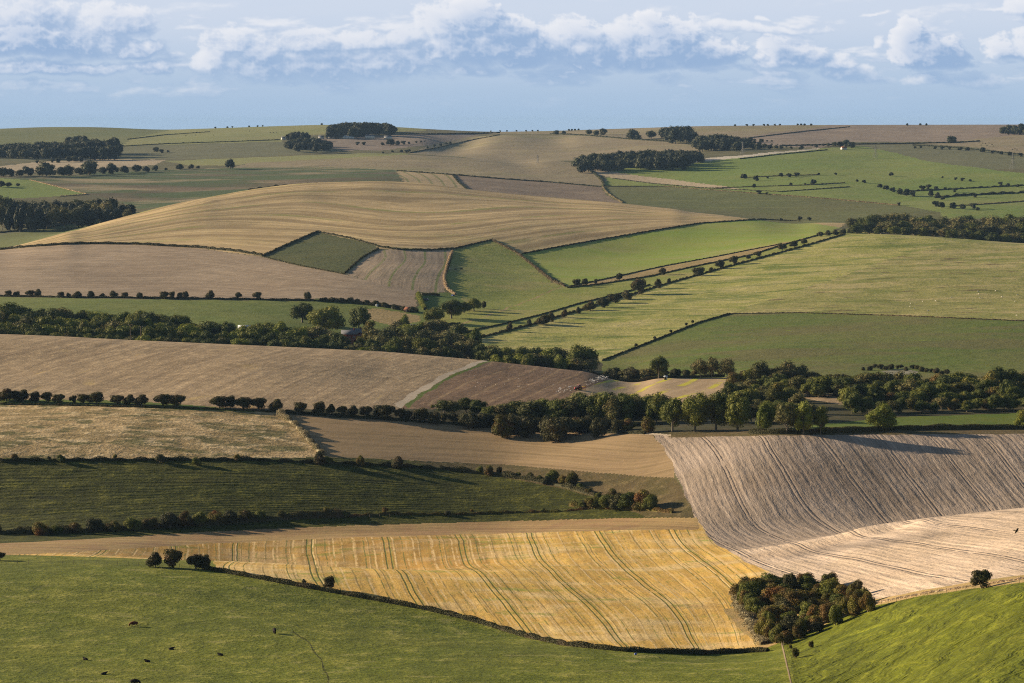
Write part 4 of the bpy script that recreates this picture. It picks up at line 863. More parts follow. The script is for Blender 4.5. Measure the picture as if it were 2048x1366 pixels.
CROWNS = {}
def crowns(key, mat, n, **kw):
    CROWNS[key] = [crown_mesh('crown', LM[mat], 17 * i + len(CROWNS) * 101 + 5, **kw) for i in range(n)]
crowns('oak', 'oak', 3, lobes=34, per=210, leaf=0.022)
crowns('ash', 'ash', 3, lobes=32, per=210, leaf=0.022, shape='round')
crowns('dull', 'dull', 3, lobes=36, per=190, leaf=0.020, shape='tall', core=0.6)
crowns('dark', 'dark', 3, lobes=34, per=210, leaf=0.022)
crowns('gold', 'gold', 1, lobes=32, per=200, leaf=0.022)
crowns('thorn', 'thorn', 4, lobes=26, per=220, leaf=0.028, shape='thorn', core=0.66)
crowns('bush', 'scrub', 4, lobes=26, per=230, leaf=0.027, shape='bush')
crowns('greenbush', 'oak', 2, lobes=26, per=230, leaf=0.027, shape='bush')
crowns('darkbush', 'hedge', 3, lobes=22, per=170, leaf=0.033, shape='bush')
crowns('far', 'far', 4, lobes=22, per=40, leaf=0.05, shape='bush', core=0.85)
crowns('fardark', 'fardark', 4, lobes=22, per=40, leaf=0.05, shape='bush', core=0.85)
crowns('farbush', 'fardark', 3, lobes=12, per=30, leaf=0.09, shape='bush', core=0.85)
TRUNK = [trunk_mesh('trunk', BARK, 3), trunk_mesh('trunk', BARK, 4), trunk_mesh('trunk', BARKP, 8, r=0.02, limbs=9, low=0.15)]
THORN_TRUNK = [trunk_mesh('trunk', BARK, 11, lean=0.06, r=0.035, limbs=5, low=0.16), trunk_mesh('trunk', BARK, 12, lean=0.10, r=0.03, limbs=5, low=0.14)]
STEMS = [trunk_mesh('stem', BARK, 21, r=0.03, limbs=6, low=0.05)]

RNG = random.Random(11)
WHAT = {'oak': ('broadleaf_tree', 'tree'), 'dark': ('dark_tree', 'tree'), 'dull': ('slender_tree', 'tree'), 'ash': ('leafy_tree', 'tree'), 'gold': ('autumn_tree', 'tree'), 'thorn': ('hawthorn_tree', 'tree'), 'bush': ('shrub', 'bush'), 'greenbush': ('shrub', 'bush'), 'darkbush': ('shrub', 'bush'), 'farbush': ('field_bush', 'bush'), 'far': ('woodland_tree', 'tree'), 'fardark': ('woodland_tree', 'tree')}
def plant(x, y, h, w, kind, label, group=None, name=None, sink=0.02):
    nm, cat = WHAT[kind]
    if kind == 'thorn': w *= 1.18
    z = height(x, y) - h * sink
    rz = RNG.uniform(-0.35, 0.35) if kind == 'thorn' else RNG.uniform(0, 6.28)
    o = empty(name or nm, (x, y, z), rz, label, cat, group)
    o.scale = (w, w * (1.0 if kind == 'thorn' else RNG.uniform(0.85, 1.1)), h)
    c = bpy.data.objects.new('crown' if cat == 'tree' else 'foliage', RNG.choice(CROWNS[kind])); COL.objects.link(c); c.parent = o
    tm = THORN_TRUNK if kind == 'thorn' else STEMS if cat == 'bush' else TRUNK[2:] if kind == 'dull' else TRUNK[:2]
    t = bpy.data.objects.new('trunk' if cat == 'tree' else 'stem', RNG.choice(tm)); COL.objects.link(t); t.parent = o
    return o

def pixel_tree(u, vtop, vbase, wpx, kind, label, group=None, dmin=300, D=None, **k):
    """a plant whose foot is at (u, vbase), or at distance D when its foot is out of sight, and whose top reaches vtop"""
    if D is None: x, y = ground_at(u, vbase, dmin)
    else: x, y = at_dist(u, D)
    _, sl = ray(u, vtop)
    h = sl * y + CZ - height(x, y)
    h = max(h, 0.6); wpx = min(wpx, 1.35 * h * F / y)
    return plant(x, y, h * 1.03, wpx * y / F * 1.08, kind, label, group, **k)

ORD = ['first', 'second', 'third', 'fourth', 'fifth', 'sixth', 'seventh', 'eighth', 'ninth', 'tenth', 'eleventh', 'twelfth', 'thirteenth', 'fourteenth', 'fifteenth', 'sixteenth', 'seventeenth', 'eighteenth', 'nineteenth', 'twentieth',
       'twenty-first', 'twenty-second', 'twenty-third', 'twenty-fourth', 'twenty-fifth', 'twenty-sixth', 'twenty-seventh', 'twenty-eighth', 'twenty-ninth', 'thirtieth', 'thirty-first', 'thirty-second', 'thirty-third']
def plant_row(items, kinds, what, where, group, dmin=300, D=None):
    items = sorted(items)
    for i, it in enumerate(items):
        u, vt, vb, w = it[:4]
        kd = it[4] if len(it) > 4 else kinds[i % len(kinds)]
        pixel_tree(u, vt, vb, w, kd, '%s %s from the left %s' % (ORD[i], what, where), group, dmin, D(u) if callable(D) else D)

def D0min(D, u):
    return False

def wood(rows, kinds, label, group, dens=1.0):
    """rows of a wood: each row = (distance, spacing px, width px, [(u, top row), ...])"""
    for (D, sp, w, tops) in rows:
        T_ = np.array(tops, float); u = T_[0, 0] + RNG.uniform(0, sp * 0.5)
        while u <= T_[-1, 0]:
            vt = float(np.interp(u, T_[:, 0], T_[:, 1])) + RNG.uniform(-2.5, 3.5) * (w / 40.0)
            Dd = D(u) if callable(D) else D
            Dd *= RNG.uniform(0.992, 1.008)
            wd = w * RNG.uniform(0.95, 1.45); _, sl = ray(u, vt); th, _ = ray(u, 683)
            best = None
            for k_ in range(30):                       # move along the slope until the tree is at least as tall as wide
                for s_ in ((1, -1) if k_ < 5 else (1,)):
                    D2 = Dd * (1 + s_ * 0.003 * k_)
                    if (sl * D2 + CZ - height(float(th) * D2, D2)) * F / D2 >= wd * 0.95: best = D2; break
                if best: break
            if best: Dd = best
            elif D0min(Dd, u): u += sp; continue
            pixel_tree(u, vt, None, wd, RNG.choice(kinds), label, group, D=Dd)
            u += sp * RNG.uniform(0.7, 1.15) / dens
def Dline(*pts_):
    A = np.array(pts_, float)
    return lambda u: float(np.interp(u, A[:, 0], A[:, 1]))

# --- near country
plant_row([(12, 776, 802, 36), (30, 780, 801, 24), (46, 778, 803, 26), (70, 782, 805, 22), (93, 783, 804, 22), (118, 787, 806, 24), (146, 790, 806, 14), (167, 787, 806, 24), (193, 783, 807, 32), (235, 789, 808, 28), (259, 788, 809, 24), (283, 788, 810, 30), (325, 787, 811, 32), (354, 788, 812, 34), (438, 791, 816, 34), (461, 790, 817, 22), (486, 793, 818, 34), (516, 794, 818, 38), (553, 797, 822, 28), (601, 803, 827, 24), (639, 802, 828, 26), (662, 807, 828, 18), (684, 811, 830, 20), (706, 810, 832, 22), (733, 811, 834, 24), (770, 808, 838, 44), (800, 815, 839, 20), (816, 820, 841, 18), (842, 815, 843, 34)],
          ['thorn'], 'dark hawthorn', 'in the row above the rough grassland', 'hawthorns in a row below the brown field', dmin=1000)
plant_row([(310, 1103, 1134, 30), (346, 1096, 1136, 34), (391, 1107, 1138, 32), (411, 1108, 1139, 22)], ['thorn'], 'windblown hawthorn', 'on the crest of the grazed dome', 'hawthorns on the dome fence line', D=None)
pixel_tree(-3, 1103, 1121, 26, 'thorn', 'lone hawthorn cut by the left edge of the picture above the pasture', dmin=600)
pixel_tree(659, 1151, 1178, 24, 'thorn', 'small hawthorn alone in the low hedge below the golden stubble')
pixel_tree(608, 1158, 1167, 11, 'darkbush', 'tiny bush in the low hedge left of the small hawthorn')
pixel_tree(1963, 1137, 1177, 38, 'thorn', 'leaning hawthorn on the fence between ploughland and bright green hillside')
plant_row([(30, 907, 919, 32), (122, 908, 925, 19), (320, 908, 926, 20), (393, 913, 931, 18), (475, 908, 921, 34), (230, 908, 917, 11), (637, 902, 928, 28), (722, 910, 932, 19), (797, 911, 936, 30), (98, 912, 919, 16), (655, 912, 926, 20), (960, 931, 946, 17), (978, 930, 951, 19), (998, 932, 951, 13), (1036, 944, 954, 15), (1080, 950, 962, 16), (1105, 940, 963, 26), (1142, 943, 971, 30), (1092, 952, 968, 20)],
          ['bush', 'darkbush', 'greenbush'], 'bush', 'on the bank above the dark green slope', 'bushes on the bank hedge', dmin=850)
grove_pts = [(1150, 1001, 1012, 22), (1172, 998, 1014, 28), (1195, 994, 1016, 34), (1216, 988, 1017, 34), (1238, 984, 1018, 36), (1262, 982, 1019, 36), (1278, 984, 1020, 34), (1300, 988, 1020, 28), (1160, 966, 978, 24), (1126, 950, 968, 30), (1178, 976, 988, 24), (1198, 984, 998, 26), (1060, 944, 957, 20)]
for u_, vt_, vb_, w_ in grove_pts: pixel_tree(u_, vt_, vb_, w_ * 1.25, RNG.choice(['bush', 'greenbush', 'darkbush']), 'ragged shrub in the strip of scrub at the right end of the dark slope', 'scrub strip at the end of the dark slope', dmin=800)
plant_row([(1185, 993, 1017, 34), (1225, 975, 1012, 32), (1250, 990, 1018, 38), (1290, 978, 1018, 42), (1207, 992, 1016, 30), (1165, 1003, 1016, 18)], ['greenbush', 'bush'], 'bush', 'in the clump at the right end of the slope', 'bush clump at the end of the dark slope', dmin=800)
plant_row([(-8, 1045, 1069, 26), (40, 1052, 1068, 30), (80, 1043, 1070, 38), (112, 1050, 1068, 26), (150, 1043, 1066, 30), (190, 1034, 1064, 40), (228, 1040, 1063, 34), (265, 1034, 1060, 32), (300, 1034, 1057, 32), (340, 1024, 1056, 38), (370, 1021, 1053, 34), (400, 1021, 1051, 36), (430, 1021, 1048, 30), (460, 1020, 1046, 32), (490, 1018, 1043, 34), (520, 1020, 1041, 32), (562, 1020, 1037, 22), (600, 1021, 1035, 24), (653, 1013, 1033, 22), (690, 1022, 1034, 16), (770, 1014, 1026, 15), (895, 1020, 1031, 24), (943, 1018, 1024, 10), (1085, 1016, 1024, 12)],
          ['bush', 'darkbush', 'bush', 'greenbush'], 'rounded bush', 'in the hedge above the golden stubble', 'bushes of the hedge under the dark slope', dmin=780)
CL = [(1495, 1150, 1205, 62), (1530, 1146, 1200, 54), (1575, 1137, 1187, 50), (1612, 1131, 1182, 52), (1655, 1145, 1188, 40), (1672, 1160, 1200, 42), (1640, 1163, 1210, 44), (1710, 1172, 1206, 38), (1560, 1163, 1217, 54), (1520, 1178, 1232, 52), (1600, 1173, 1227, 54), (1640, 1188, 1236, 46), (1680, 1192, 1230, 46), (1727, 1199, 1222, 32), (1570, 1203, 1252, 54), (1620, 1212, 1258, 50), (1545, 1213, 1266, 46), (1662, 1212, 1248, 44), (1592, 1236, 1276, 44), (1560, 1252, 1288, 44), (1700, 1208, 1230, 40), (1500, 1182, 1218, 44), (1535, 1238, 1280, 30), (1625, 1238, 1264, 34)]
for i, (u, vt, vb, w) in enumerate(CL):
    for k_, (du, dv) in enumerate(((-9, -3), (10, 2), (1, -12))):
        hh = RNG.uniform(22, 46)
        pixel_tree(u + du + RNG.uniform(-4, 4), vb + dv - hh, vb + dv, w * RNG.uniform(0.6, 1.5), ['bush', 'bush', 'greenbush', 'bush', 'darkbush', 'greenbush', 'bush'][(i + k_ * 2) % 7], 'rusty green bush packed in the big thicket between ploughland and hillside', 'bushes of the big thicket', dmin=540)
for u, vt, vb, w, lb in ((1591, 1294, 1316, 17, 'dark round bush right of the short hillside fence'), (1622, 1281, 1296, 12, 'small dark bush up the slope from the hillside fence'), (1581, 1287, 1298, 9, 'tiny bush at the top of the hillside fence')):
    pixel_tree(u, vt, vb, w, 'bush', lb)
# wood below the brow
wood([(Dline((860, 1065), (1300, 1010)), 21, 42, [(860, 822), (950, 826), (1050, 830), (1150, 834), (1262, 838)])], ['darkbush', 'bush', 'darkbush'], 'dark bush in the front fringe of the wood below the tilled field', 'front fringe of the middle wood')
wood([(Dline((860, 1090), (1340, 1040)), 25, 46, [(865, 806), (900, 797), (945, 795), (985, 812), (1010, 806), (1040, 799), (1100, 797), (1150, 788), (1200, 786), (1250, 788), (1300, 793), (1335, 790)]),
      (Dline((860, 1115), (1340, 1075)), 30, 46, [(1130, 790), (1200, 782), (1250, 783), (1330, 786)])], ['dark', 'dull', 'oak', 'dark', 'oak'], 'dark rounded tree in the wood below the tilled field', 'trees of the middle wood')
plant_row([(1345, 795, 864, 60, 'oak'), (1390, 783, 864, 72, 'oak'), (1432, 781, 862, 62, 'dark'), (1475, 788, 862, 60, 'oak'), (1296, 832, 865, 34, 'bush'), (1532, 804, 866, 46, 'ash'), (1573, 805, 868, 46, 'dull'), (1607, 800, 869, 48, 'ash'), (1641, 811, 869, 38, 'oak')],
          ['oak'], 'tree', 'along the top edge of the chalky ploughland', 'trees along the ploughland edge', dmin=880)
pixel_tree(1762, 806, 861, 66, 'ash', 'broad round green tree standing alone on the sunlit strip', dmin=900)
pixel_tree(2047, 818, 858, 44, 'ash', 'round green tree at the right edge beside the sunlit strip', dmin=900)
def grove(rows, kinds, label, group, skip=None):
    """rows of trees by the row of their feet: (v of feet as polyline, u0, u1, spacing, height px, width px)"""
    for (feet, u0, u1, sp, hp, w) in rows:
        Fp = np.array(feet, float); u = u0 + RNG.uniform(0, sp)
        while u < u1:
            vb = float(np.interp(u, Fp[:, 0], Fp[:, 1])) + RNG.uniform(-3, 3); h_ = hp * RNG.uniform(0.72, 1.15)
            if not (skip and skip(u, vb)): pixel_tree(u, vb - h_, vb, w * RNG.uniform(0.8, 1.3), RNG.choice(kinds), label, group, 950)
            u += sp * RNG.uniform(0.7, 1.2)
clear = lambda u, v: 1598 < u < 1698 and 798 < v < 834
grove([([(1480, 792), (1740, 792)], 1490, 1740, 22, 44, 44), ([(1450, 804), (1760, 804)], 1455, 1750, 24, 38, 48), ([(1450, 818), (1760, 816)], 1450, 1750, 25, 40, 50), ([(1450, 832), (1760, 826)], 1450, 1745, 26, 42, 50), ([(1450, 846), (1640, 842)], 1450, 1640, 26, 46, 46)],
      ['dark', 'oak', 'dark', 'dull', 'oak'], 'dark tree in the shaded wood behind the ploughland edge trees', 'trees of the shaded wood', clear)
pixel_tree(1552, 763, None, 40, 'gold', 'tree with orange tinted crown in the shaded wood', D=1095)
grove([([(1740, 790), (2080, 786)], 1745, 2080, 24, 42, 48), ([(1890, 792), (2080, 790)], 1885, 2080, 26, 54, 52), ([(1740, 802), (2080, 800)], 1745, 2080, 25, 42, 48), ([(1740, 814), (2080, 808)], 1745, 2080, 25, 38, 46), ([(1740, 826), (2080, 818)], 1745, 2080, 23, 30, 38)],
      ['dark', 'oak', 'dull', 'dark', 'oak', 'bush'], 'tree in the dense wood at the right edge', 'trees of the right hand wood')
pixel_tree(1912, 764, None, 56, 'gold', 'tall tree with yellow crown at the right hand wood', D=1118)
pixel_tree(1985, 742, None, 50, 'gold', 'tree with yellow green crown near the right edge', D=1122)
# railway band
wood([(1345, 20, 34, [(1205, 740), (1240, 733), (1285, 737), (1350, 737), (1385, 738), (1470, 742)]), (1250, 20, 36, [(1470, 742), (1500, 738), (1550, 736), (1610, 746), (1660, 746), (1700, 748), (1730, 752)]), (1210, 20, 30, [(1470, 762), (1600, 764), (1700, 768)])], ['darkbush', 'bush', 'thorn', 'dull'], 'low tree in the long shelter belt under the deep green field', 'trees of the long shelter belt')
plant_row([(1318, 711, 770, 44, 'dark'), (1401, 717, 770, 40, 'dull'), (1424, 713, 770, 36, 'dull'), (1455, 716, 770, 46, 'dull'), (1520, 720, 772, 46, 'dull'), (1577, 720, 775, 50, 'dull'), (1600, 728, 775, 34, 'dull'), (1630, 742, 778, 34, 'dull'), (1500, 735, 775, 30, 'oak'), (1552, 732, 775, 30, 'dull')], ['dull'], 'tall slender tree', 'rising from the long shelter belt', 'tall trees of the shelter belt', D=Dline((1318, 1318), (1460, 1300), (1500, 1240), (1640, 1235)))
wood([(1205, 24, 44, [(1600, 756), (1650, 752), (1700, 750), (1740, 752), (1780, 758), (1840, 756), (1890, 748)]), (1165, 24, 42, [(1590, 768), (1690, 764), (1740, 766), (1790, 768), (1850, 762), (1920, 760)]), (1150, 24, 40, [(1740, 770), (1830, 772), (1900, 770)])], ['dull', 'dull', 'oak', 'dark'], 'greyish tree with pale stems in the belt beside the chalk pit', 'trees beside the chalk pit')
grove([([(1725, 742), (1760, 738), (1830, 739), (1870, 748), (1900, 750)], 1725, 1900, 11, 10, 17)], ['darkbush'], 'dark bush fringing the old chalk pit', 'bushes round the chalk pit')
# --- valley floor, feet hidden behind the brow
wood([(1590, 27, 46, [(-60, 605), (0, 606), (30, 606), (58, 620), (85, 616), (120, 613), (160, 619), (205, 627), (250, 619), (290, 619), (330, 628), (370, 632), (392, 650)]),
      (1530, 27, 46, [(-60, 622), (0, 622), (60, 632), (130, 632), (200, 640), (260, 632), (330, 642), (400, 650), (425, 636), (470, 640), (500, 655), (515, 640), (545, 640), (575, 650)]),
      (1470, 26, 40, [(-60, 640), (0, 640), (60, 646), (130, 650), (200, 652), (260, 650), (330, 654), (400, 660), (480, 662), (560, 662), (600, 668)]),
      (1445, 24, 32, [(-60, 650), (60, 658), (160, 666), (260, 668), (380, 674), (500, 676), (600, 680), (700, 685)])],
     ['dark', 'oak', 'dull', 'dark', 'oak', 'ash'], 'tree in the dense wood on the valley floor at left', 'trees of the left valley wood')
for it in [(605, 604, 1650, 60, 'dark', 'big dark tree left of the farmhouse trees on the green meadow'), (652, 610, 1600, 78, 'oak', 'very broad oak in front of the valley meadow'), (718, 612, 1630, 44, 'dark', 'dark tree standing before the straw coloured patch'), (738, 640, 1560, 40, 'gold', 'round brownish tree just right of the farmhouse'), (808, 628, 1620, 30, 'ash', 'light green tree at the right of the straw patch'), (948, 596, 1780, 34, 'oak', 'tree at the right end of the garden trees'), (921, 645, 1560, 48, 'dark', 'dark tree where the worn path enters the wood'), (953, 654, 1540, 30, 'ash', 'slim green tree beside the long hedge foot'), (903, 598, 1720, 62, 'dark', 'tallest dark tree of the garden trees'), (868, 614, 1690, 50, 'oak', 'leafy tree in the left part of the garden trees'), (928, 603, 1760, 30, 'dark', 'narrow dark tree among the garden trees')]:
    pixel_tree(it[0], it[1], None, it[3], it[4], it[5], D=it[2])
wood([(1600, 28, 46, [(780, 640), (820, 648), (850, 640), (885, 640)]), (1530, 27, 46, [(560, 652), (600, 655), (640, 650), (672, 660)]), (1540, 26, 44, [(755, 655), (800, 650), (850, 655), (900, 662), (950, 668)]),
      (1450, 27, 42, [(590, 672), (650, 670), (672, 690), (700, 690), (730, 680), (760, 672), (820, 672), (880, 672), (940, 680), (1000, 690)]), (1430, 24, 34, [(700, 692), (780, 690), (860, 692), (940, 696)])],
     ['dull', 'dark', 'oak', 'dull', 'ash'], 'tree in the wood around the valley farmhouse', 'trees around the valley farmhouse')
wood([(1430, 27, 46, [(960, 702), (1000, 693), (1030, 688), (1060, 692), (1100, 690), (1135, 692)]), (1405, 24, 34, [(985, 708), (1050, 706), (1120, 708), (1190, 716)])], ['dark', 'oak', 'ash', 'dull'], 'tree in the short wood beside the straw tinted pasture', 'trees beside the straw tinted pasture')
pixel_tree(1163, 688, None, 66, 'oak', 'broad rounded tree at the right end of the short wood', D=1415)
pixel_tree(1118, 694, None, 44, 'dark', 'dark tree next to the broad tree of the short wood', D=1420)
for u_, v_, D_ in ((688, 668, 1475), (722, 672, 1470), (676, 664, 1500)): pixel_tree(u_, v_, None, 34, 'dark', 'tree in the wood around the valley farmhouse', 'trees around the valley farmhouse', D=D_)
# rows on the lower hill
plant_row([(17, 580, 593, 15), (33, 582, 593, 18), (60, 580, 593, 20), (77, 577, 593, 18), (122, 583, 595, 15), (137, 585, 595, 11), (155, 582, 596, 22), (183, 581, 595, 22), (205, 586, 595, 12), (227, 581, 596, 22), (250, 584, 595, 15), (279, 584, 597, 15), (329, 582, 598, 17), (343, 582, 597, 13), (360, 584, 598, 13), (372, 582, 597, 14), (421, 580, 598, 18), (477, 584, 598, 15), (514, 583, 599, 17), (616, 583, 601, 17)],
          ['thorn', 'darkbush'], 'small dark tree', 'in the hedge under the mauve-brown field', 'hedgerow trees under the mauve-brown field', dmin=1600)
plant_row([(648, 594, 604, 16), (664, 594, 604, 15), (682, 595, 605, 18), (700, 594, 606, 16), (716, 597, 607, 18), (734, 599, 609, 18), (752, 600, 611, 18), (770, 604, 615, 20), (790, 608, 619, 18), (808, 612, 622, 16), (824, 613, 625, 14)], ['darkbush'], 'dark bush', 'in the thick hedge behind the farmhouse meadow', 'bushes of the thick meadow hedge', dmin=1600)
plant_row([(1019, 644, 663, 13), (1059, 638, 653, 11), (1087, 628, 649, 28), (1102, 624, 644, 14), (1129, 617, 635, 13), (1156, 613, 627, 12), (1180, 602, 621, 28), (1205, 595, 615, 30), (1230, 586, 606, 30), (1253, 580, 599, 24), (1277, 556, 589, 28), (1316, 557, 577, 15), (1338, 556, 567, 8), (1395, 533, 552, 30), (1422, 534, 545, 9), (1440, 519, 538, 20), (1467, 511, 529, 17), (1497, 510, 518, 14), (1515, 502, 513, 19), (1565, 485, 500, 22), (1588, 481, 494, 24), (1608, 477, 488, 16)],
          ['thorn', 'darkbush'], 'dark bush', 'up the long diagonal hedge', 'bushes of the long diagonal hedge', dmin=1400)
plant_row([(1152, 557, 572, 17), (1170, 556, 570, 15), (1191, 557, 568, 11), (1238, 545, 560, 16), (1325, 535, 550, 15)], ['darkbush'], 'round bush', 'under the light green crop field', 'bushes below the crop field', dmin=1700)
pixel_tree(968, 601, 617, 11, 'darkbush', 'small bush at the end of the garden trees', dmin=1600)
pixel_tree(1272, 686, 693, 8, 'darkbush', 'small bush on the lower end of the deep green field boundary', dmin=1400)
plant_row([(1342, 659, 665, 8), (1372, 645, 651, 8), (1385, 640, 646, 7), (1309, 672, 679, 7)], ['darkbush'], 'tiny bush', 'along the boundary of the deep green field', 'tiny boundary bushes', dmin=1400)
# wood behind the down
wood([(2560, 21, 42, [(1700, 440), (1720, 432), (1750, 428), (1790, 424), (1840, 432), (1870, 430), (1895, 427), (1920, 432), (1960, 436), (1980, 429), (2000, 428), (2070, 430)]),
      (2490, 22, 42, [(1700, 446), (1750, 440), (1800, 440), (1850, 440), (1900, 446), (1960, 446), (2070, 446)]),
      (2410, 20, 34, [(1745, 452), (1800, 451), (1850, 453), (1900, 456), (1960, 462), (2070, 468)])], ['dull', 'oak', 'dull', 'dark'], 'rounded tree in the wood behind the patchy down', 'trees of the wood behind the down')
plant_row([(1640, 463, 473, 22), (1655, 460, 471, 22), (1670, 459, 470, 22), (1686, 457, 468, 22), (1702, 454, 466, 20), (1718, 453, 466, 20), (1734, 452, 465, 20)], ['darkbush'], 'dark bush', 'at the top of the long diagonal hedge', 'bushes leading to the wood behind the down', dmin=2200)
# --- far country
wood([(4400, 13, 26, [(0, 291), (40, 288), (100, 286), (150, 284), (200, 280), (240, 276)]), (4520, 13, 26, [(-30, 288), (40, 285), (100, 282), (150, 282), (215, 276), (240, 273)]), (4300, 12, 22, [(-30, 297), (60, 295), (150, 293), (240, 288)])], ['far', 'fardark'], 'distant tree in the long wood at far left', 'trees of the far left wood')
wood([(5000, 12, 24, [(140, 272), (165, 270), (185, 271)])], ['fardark'], 'rounded tree rising behind the long wood at far left', 'trees behind the far left wood')
plant_row([(2, 334, 353, 26), (20, 336, 353, 28), (38, 338, 352, 18), (56, 331, 352, 28), (92, 321, 352, 46), (122, 333, 351, 22), (138, 328, 351, 28), (158, 334, 350, 22), (178, 319, 350, 36), (205, 333, 348, 22), (225, 325, 348, 32), (248, 331, 346, 22), (273, 328, 345, 28), (292, 332, 344, 22), (310, 330, 342, 24), (332, 335, 341, 12), (360, 327, 339, 22), (382, 328, 338, 20), (396, 331, 337, 12)],
          ['far', 'fardark'], 'tree', 'in the hedge behind the dark root crop', 'hedgerow trees behind the root crop', dmin=3300)
pixel_tree(461, 316, 338, 23, 'far', 'lone round tree at the corner of the dark root crop', dmin=3300)
plant_row([(74, 320, 326, 16), (106, 318, 325, 9), (117, 315, 325, 13), (138, 312, 324, 16), (150, 310, 323, 20), (162, 312, 323, 14), (312, 293, 304, 14, 'far'), (322, 298, 306, 14), (336, 300, 305, 12)], ['farbush'], 'bush', 'on the fields between far left wood and hedge trees', 'scattered bushes at far left', dmin=3500)
wood([(2880, 22, 32, [(-20, 388), (10, 390), (40, 402), (100, 404), (150, 402), (210, 402), (250, 404), (282, 414)]), (2960, 24, 34, [(-20, 384), (20, 388), (50, 400), (110, 400), (180, 400), (228, 393), (245, 402)]), (2820, 20, 26, [(-20, 404), (60, 410), (140, 412), (230, 413), (275, 418)])], ['fardark', 'far', 'dull'], 'dark tree in the wood behind the left shoulder of the hill', 'trees behind the left shoulder')
plant_row([(3, 361, 374, 22), (18, 364, 374, 16), (36, 366, 373, 14)], ['fardark'], 'dark tree', 'beside the small bright meadow', 'trees by the small bright meadow', dmin=2900)
wood([(5150, 9, 20, [(662, 249), (680, 246), (700, 245), (740, 244), (770, 245), (788, 249)]), (5060, 9, 18, [(660, 254), (700, 252), (728, 254)]), (5260, 8, 18, [(664, 247), (700, 243), (745, 243), (785, 247), (793, 252)])], ['far', 'fardark'], 'tree in the dark copse sheltering the far farm', 'trees of the far farm copse')
wood([(4980, 7, 12, [(580, 265), (600, 262), (618, 264)])], ['fardark'], 'dark tree in the clump left of the far farm', 'trees left of the far farm')
wood([(4700, 9, 19, [(578, 280), (600, 275), (640, 274), (665, 283)]), (4620, 9, 17, [(580, 284), (620, 283), (664, 288)])], ['fardark', 'far'], 'tree in the oval copse below the far farm', 'trees of the oval copse')
plant_row([(716, 283, 290, 12), (727, 283, 290, 12), (765, 284, 291, 10), (781, 277, 291, 20), (795, 281, 290, 12), (806, 281, 289, 12), (818, 283, 288, 10), (832, 282, 286, 12), (842, 281, 285, 9), (850, 281, 284, 8)], ['farbush'], 'bush', 'in the line between two soil fields near the far farm', 'bushes near the far farm', dmin=4200)
plant_row([(803, 299, 305, 8), (812, 299, 305, 8), (818, 298, 304, 8), (785, 300, 305, 9), (766, 303, 307, 8), (855, 292, 297, 6), (869, 288, 294, 6), (881, 286, 292, 8), (893, 284, 289, 6), (901, 283, 288, 6)], ['farbush'], 'round bush', 'up the green bank beside the far knoll', 'bushes beside the far knoll', dmin=4000)
wood([(3980, 13, 27, [(1150, 315), (1180, 307), (1205, 305), (1250, 306), (1290, 303), (1340, 302), (1400, 304)]), (4080, 13, 27, [(1200, 305), (1250, 301), (1290, 297), (1320, 299), (1350, 298), (1400, 300)]), (3900, 12, 20, [(1160, 320), (1230, 317), (1300, 312), (1360, 310)])], ['far', 'fardark'], 'tree in the wood under the far knoll', 'trees of the wood under the far knoll')
plant_row([(1265, 257, 279, 34), (1302, 260, 277, 26), (1207, 256, 270, 18), (1192, 260, 270, 14), (1178, 258, 270, 16), (1112, 260, 269, 16), (1128, 261, 269, 12), (1275, 267, 279, 18)], ['far'], 'rounded tree', 'on the far fields right of the knoll', 'trees right of the far knoll', dmin=4300)
wood([(4900, 12, 26, [(1325, 252), (1345, 248), (1375, 252)]), (4750, 12, 26, [(1330, 256), (1360, 254), (1385, 262)]), (4500, 12, 24, [(1390, 270), (1430, 266), (1470, 271), (1520, 285), (1560, 288)]), (4400, 12, 22, [(1400, 278), (1450, 275), (1500, 285), (1560, 290), (1600, 292)]), (4650, 13, 20, [(1480, 272), (1520, 278), (1560, 284)]), (4450, 12, 18, [(1600, 290), (1640, 286), (1690, 279), (1710, 286)])], ['far', 'fardark'], 'tree in the long dark wood on the far slope', 'trees of the long far wood')
wood([(5050, 12, 22, [(1995, 254), (2010, 249), (2040, 246), (2080, 245)]), (4950, 12, 20, [(1995, 258), (2020, 255), (2080, 252)])], ['fardark', 'far'], 'tree in the copse on the right skyline', 'trees of the right skyline copse')
FB = [(1488, 347, 358, 18), (1512, 350, 362, 12), (1535, 353, 357, 14), (1562, 345, 354, 10), (1578, 346, 354, 10), (1594, 344, 353, 20), (1637, 345, 350, 12), (1671, 345, 350, 8), (1508, 367, 376, 10), (1582, 365, 371, 14), (1610, 366, 370, 14), (1627, 358, 369, 14), (1518, 380, 388, 12), (1534, 384, 389, 6), (1782, 344, 352, 14), (1714, 358, 364, 14), (1728, 359, 366, 16), (1760, 367, 376, 16), (1772, 370, 380, 16), (1785, 374, 384, 16), (1800, 376, 389, 18), (1813, 377, 392, 20), (1824, 381, 393, 14), (1845, 370, 381, 14), (1858, 368, 378, 12), (1872, 372, 379, 14), (1890, 374, 380, 16), (1862, 380, 392, 14), (1875, 384, 393, 10), (1910, 376, 384, 14), (1885, 392, 400, 12), (1950, 386, 395, 14), (1912, 354, 360, 14), (1925, 355, 362, 16), (1940, 358, 363, 16), (1885, 352, 356, 12), (2000, 363, 371, 16), (2016, 366, 373, 18), (2036, 368, 374, 18), (1870, 401, 413, 16), (1883, 403, 416, 16), (1905, 404, 417, 20), (1925, 407, 418, 16), (1945, 405, 417, 16), (1956, 414, 421, 16), (1797, 404, 411, 14), (1562, 436, 442, 10), (1600, 432, 440, 14), (1618, 434, 441, 10)]
for u, vt, vb, w in FB:
    pixel_tree(u, vt, vb, w, 'farbush', 'dark bush dotted over the bright green far pastures', 'bushes of the far pastures', dmin=2700)
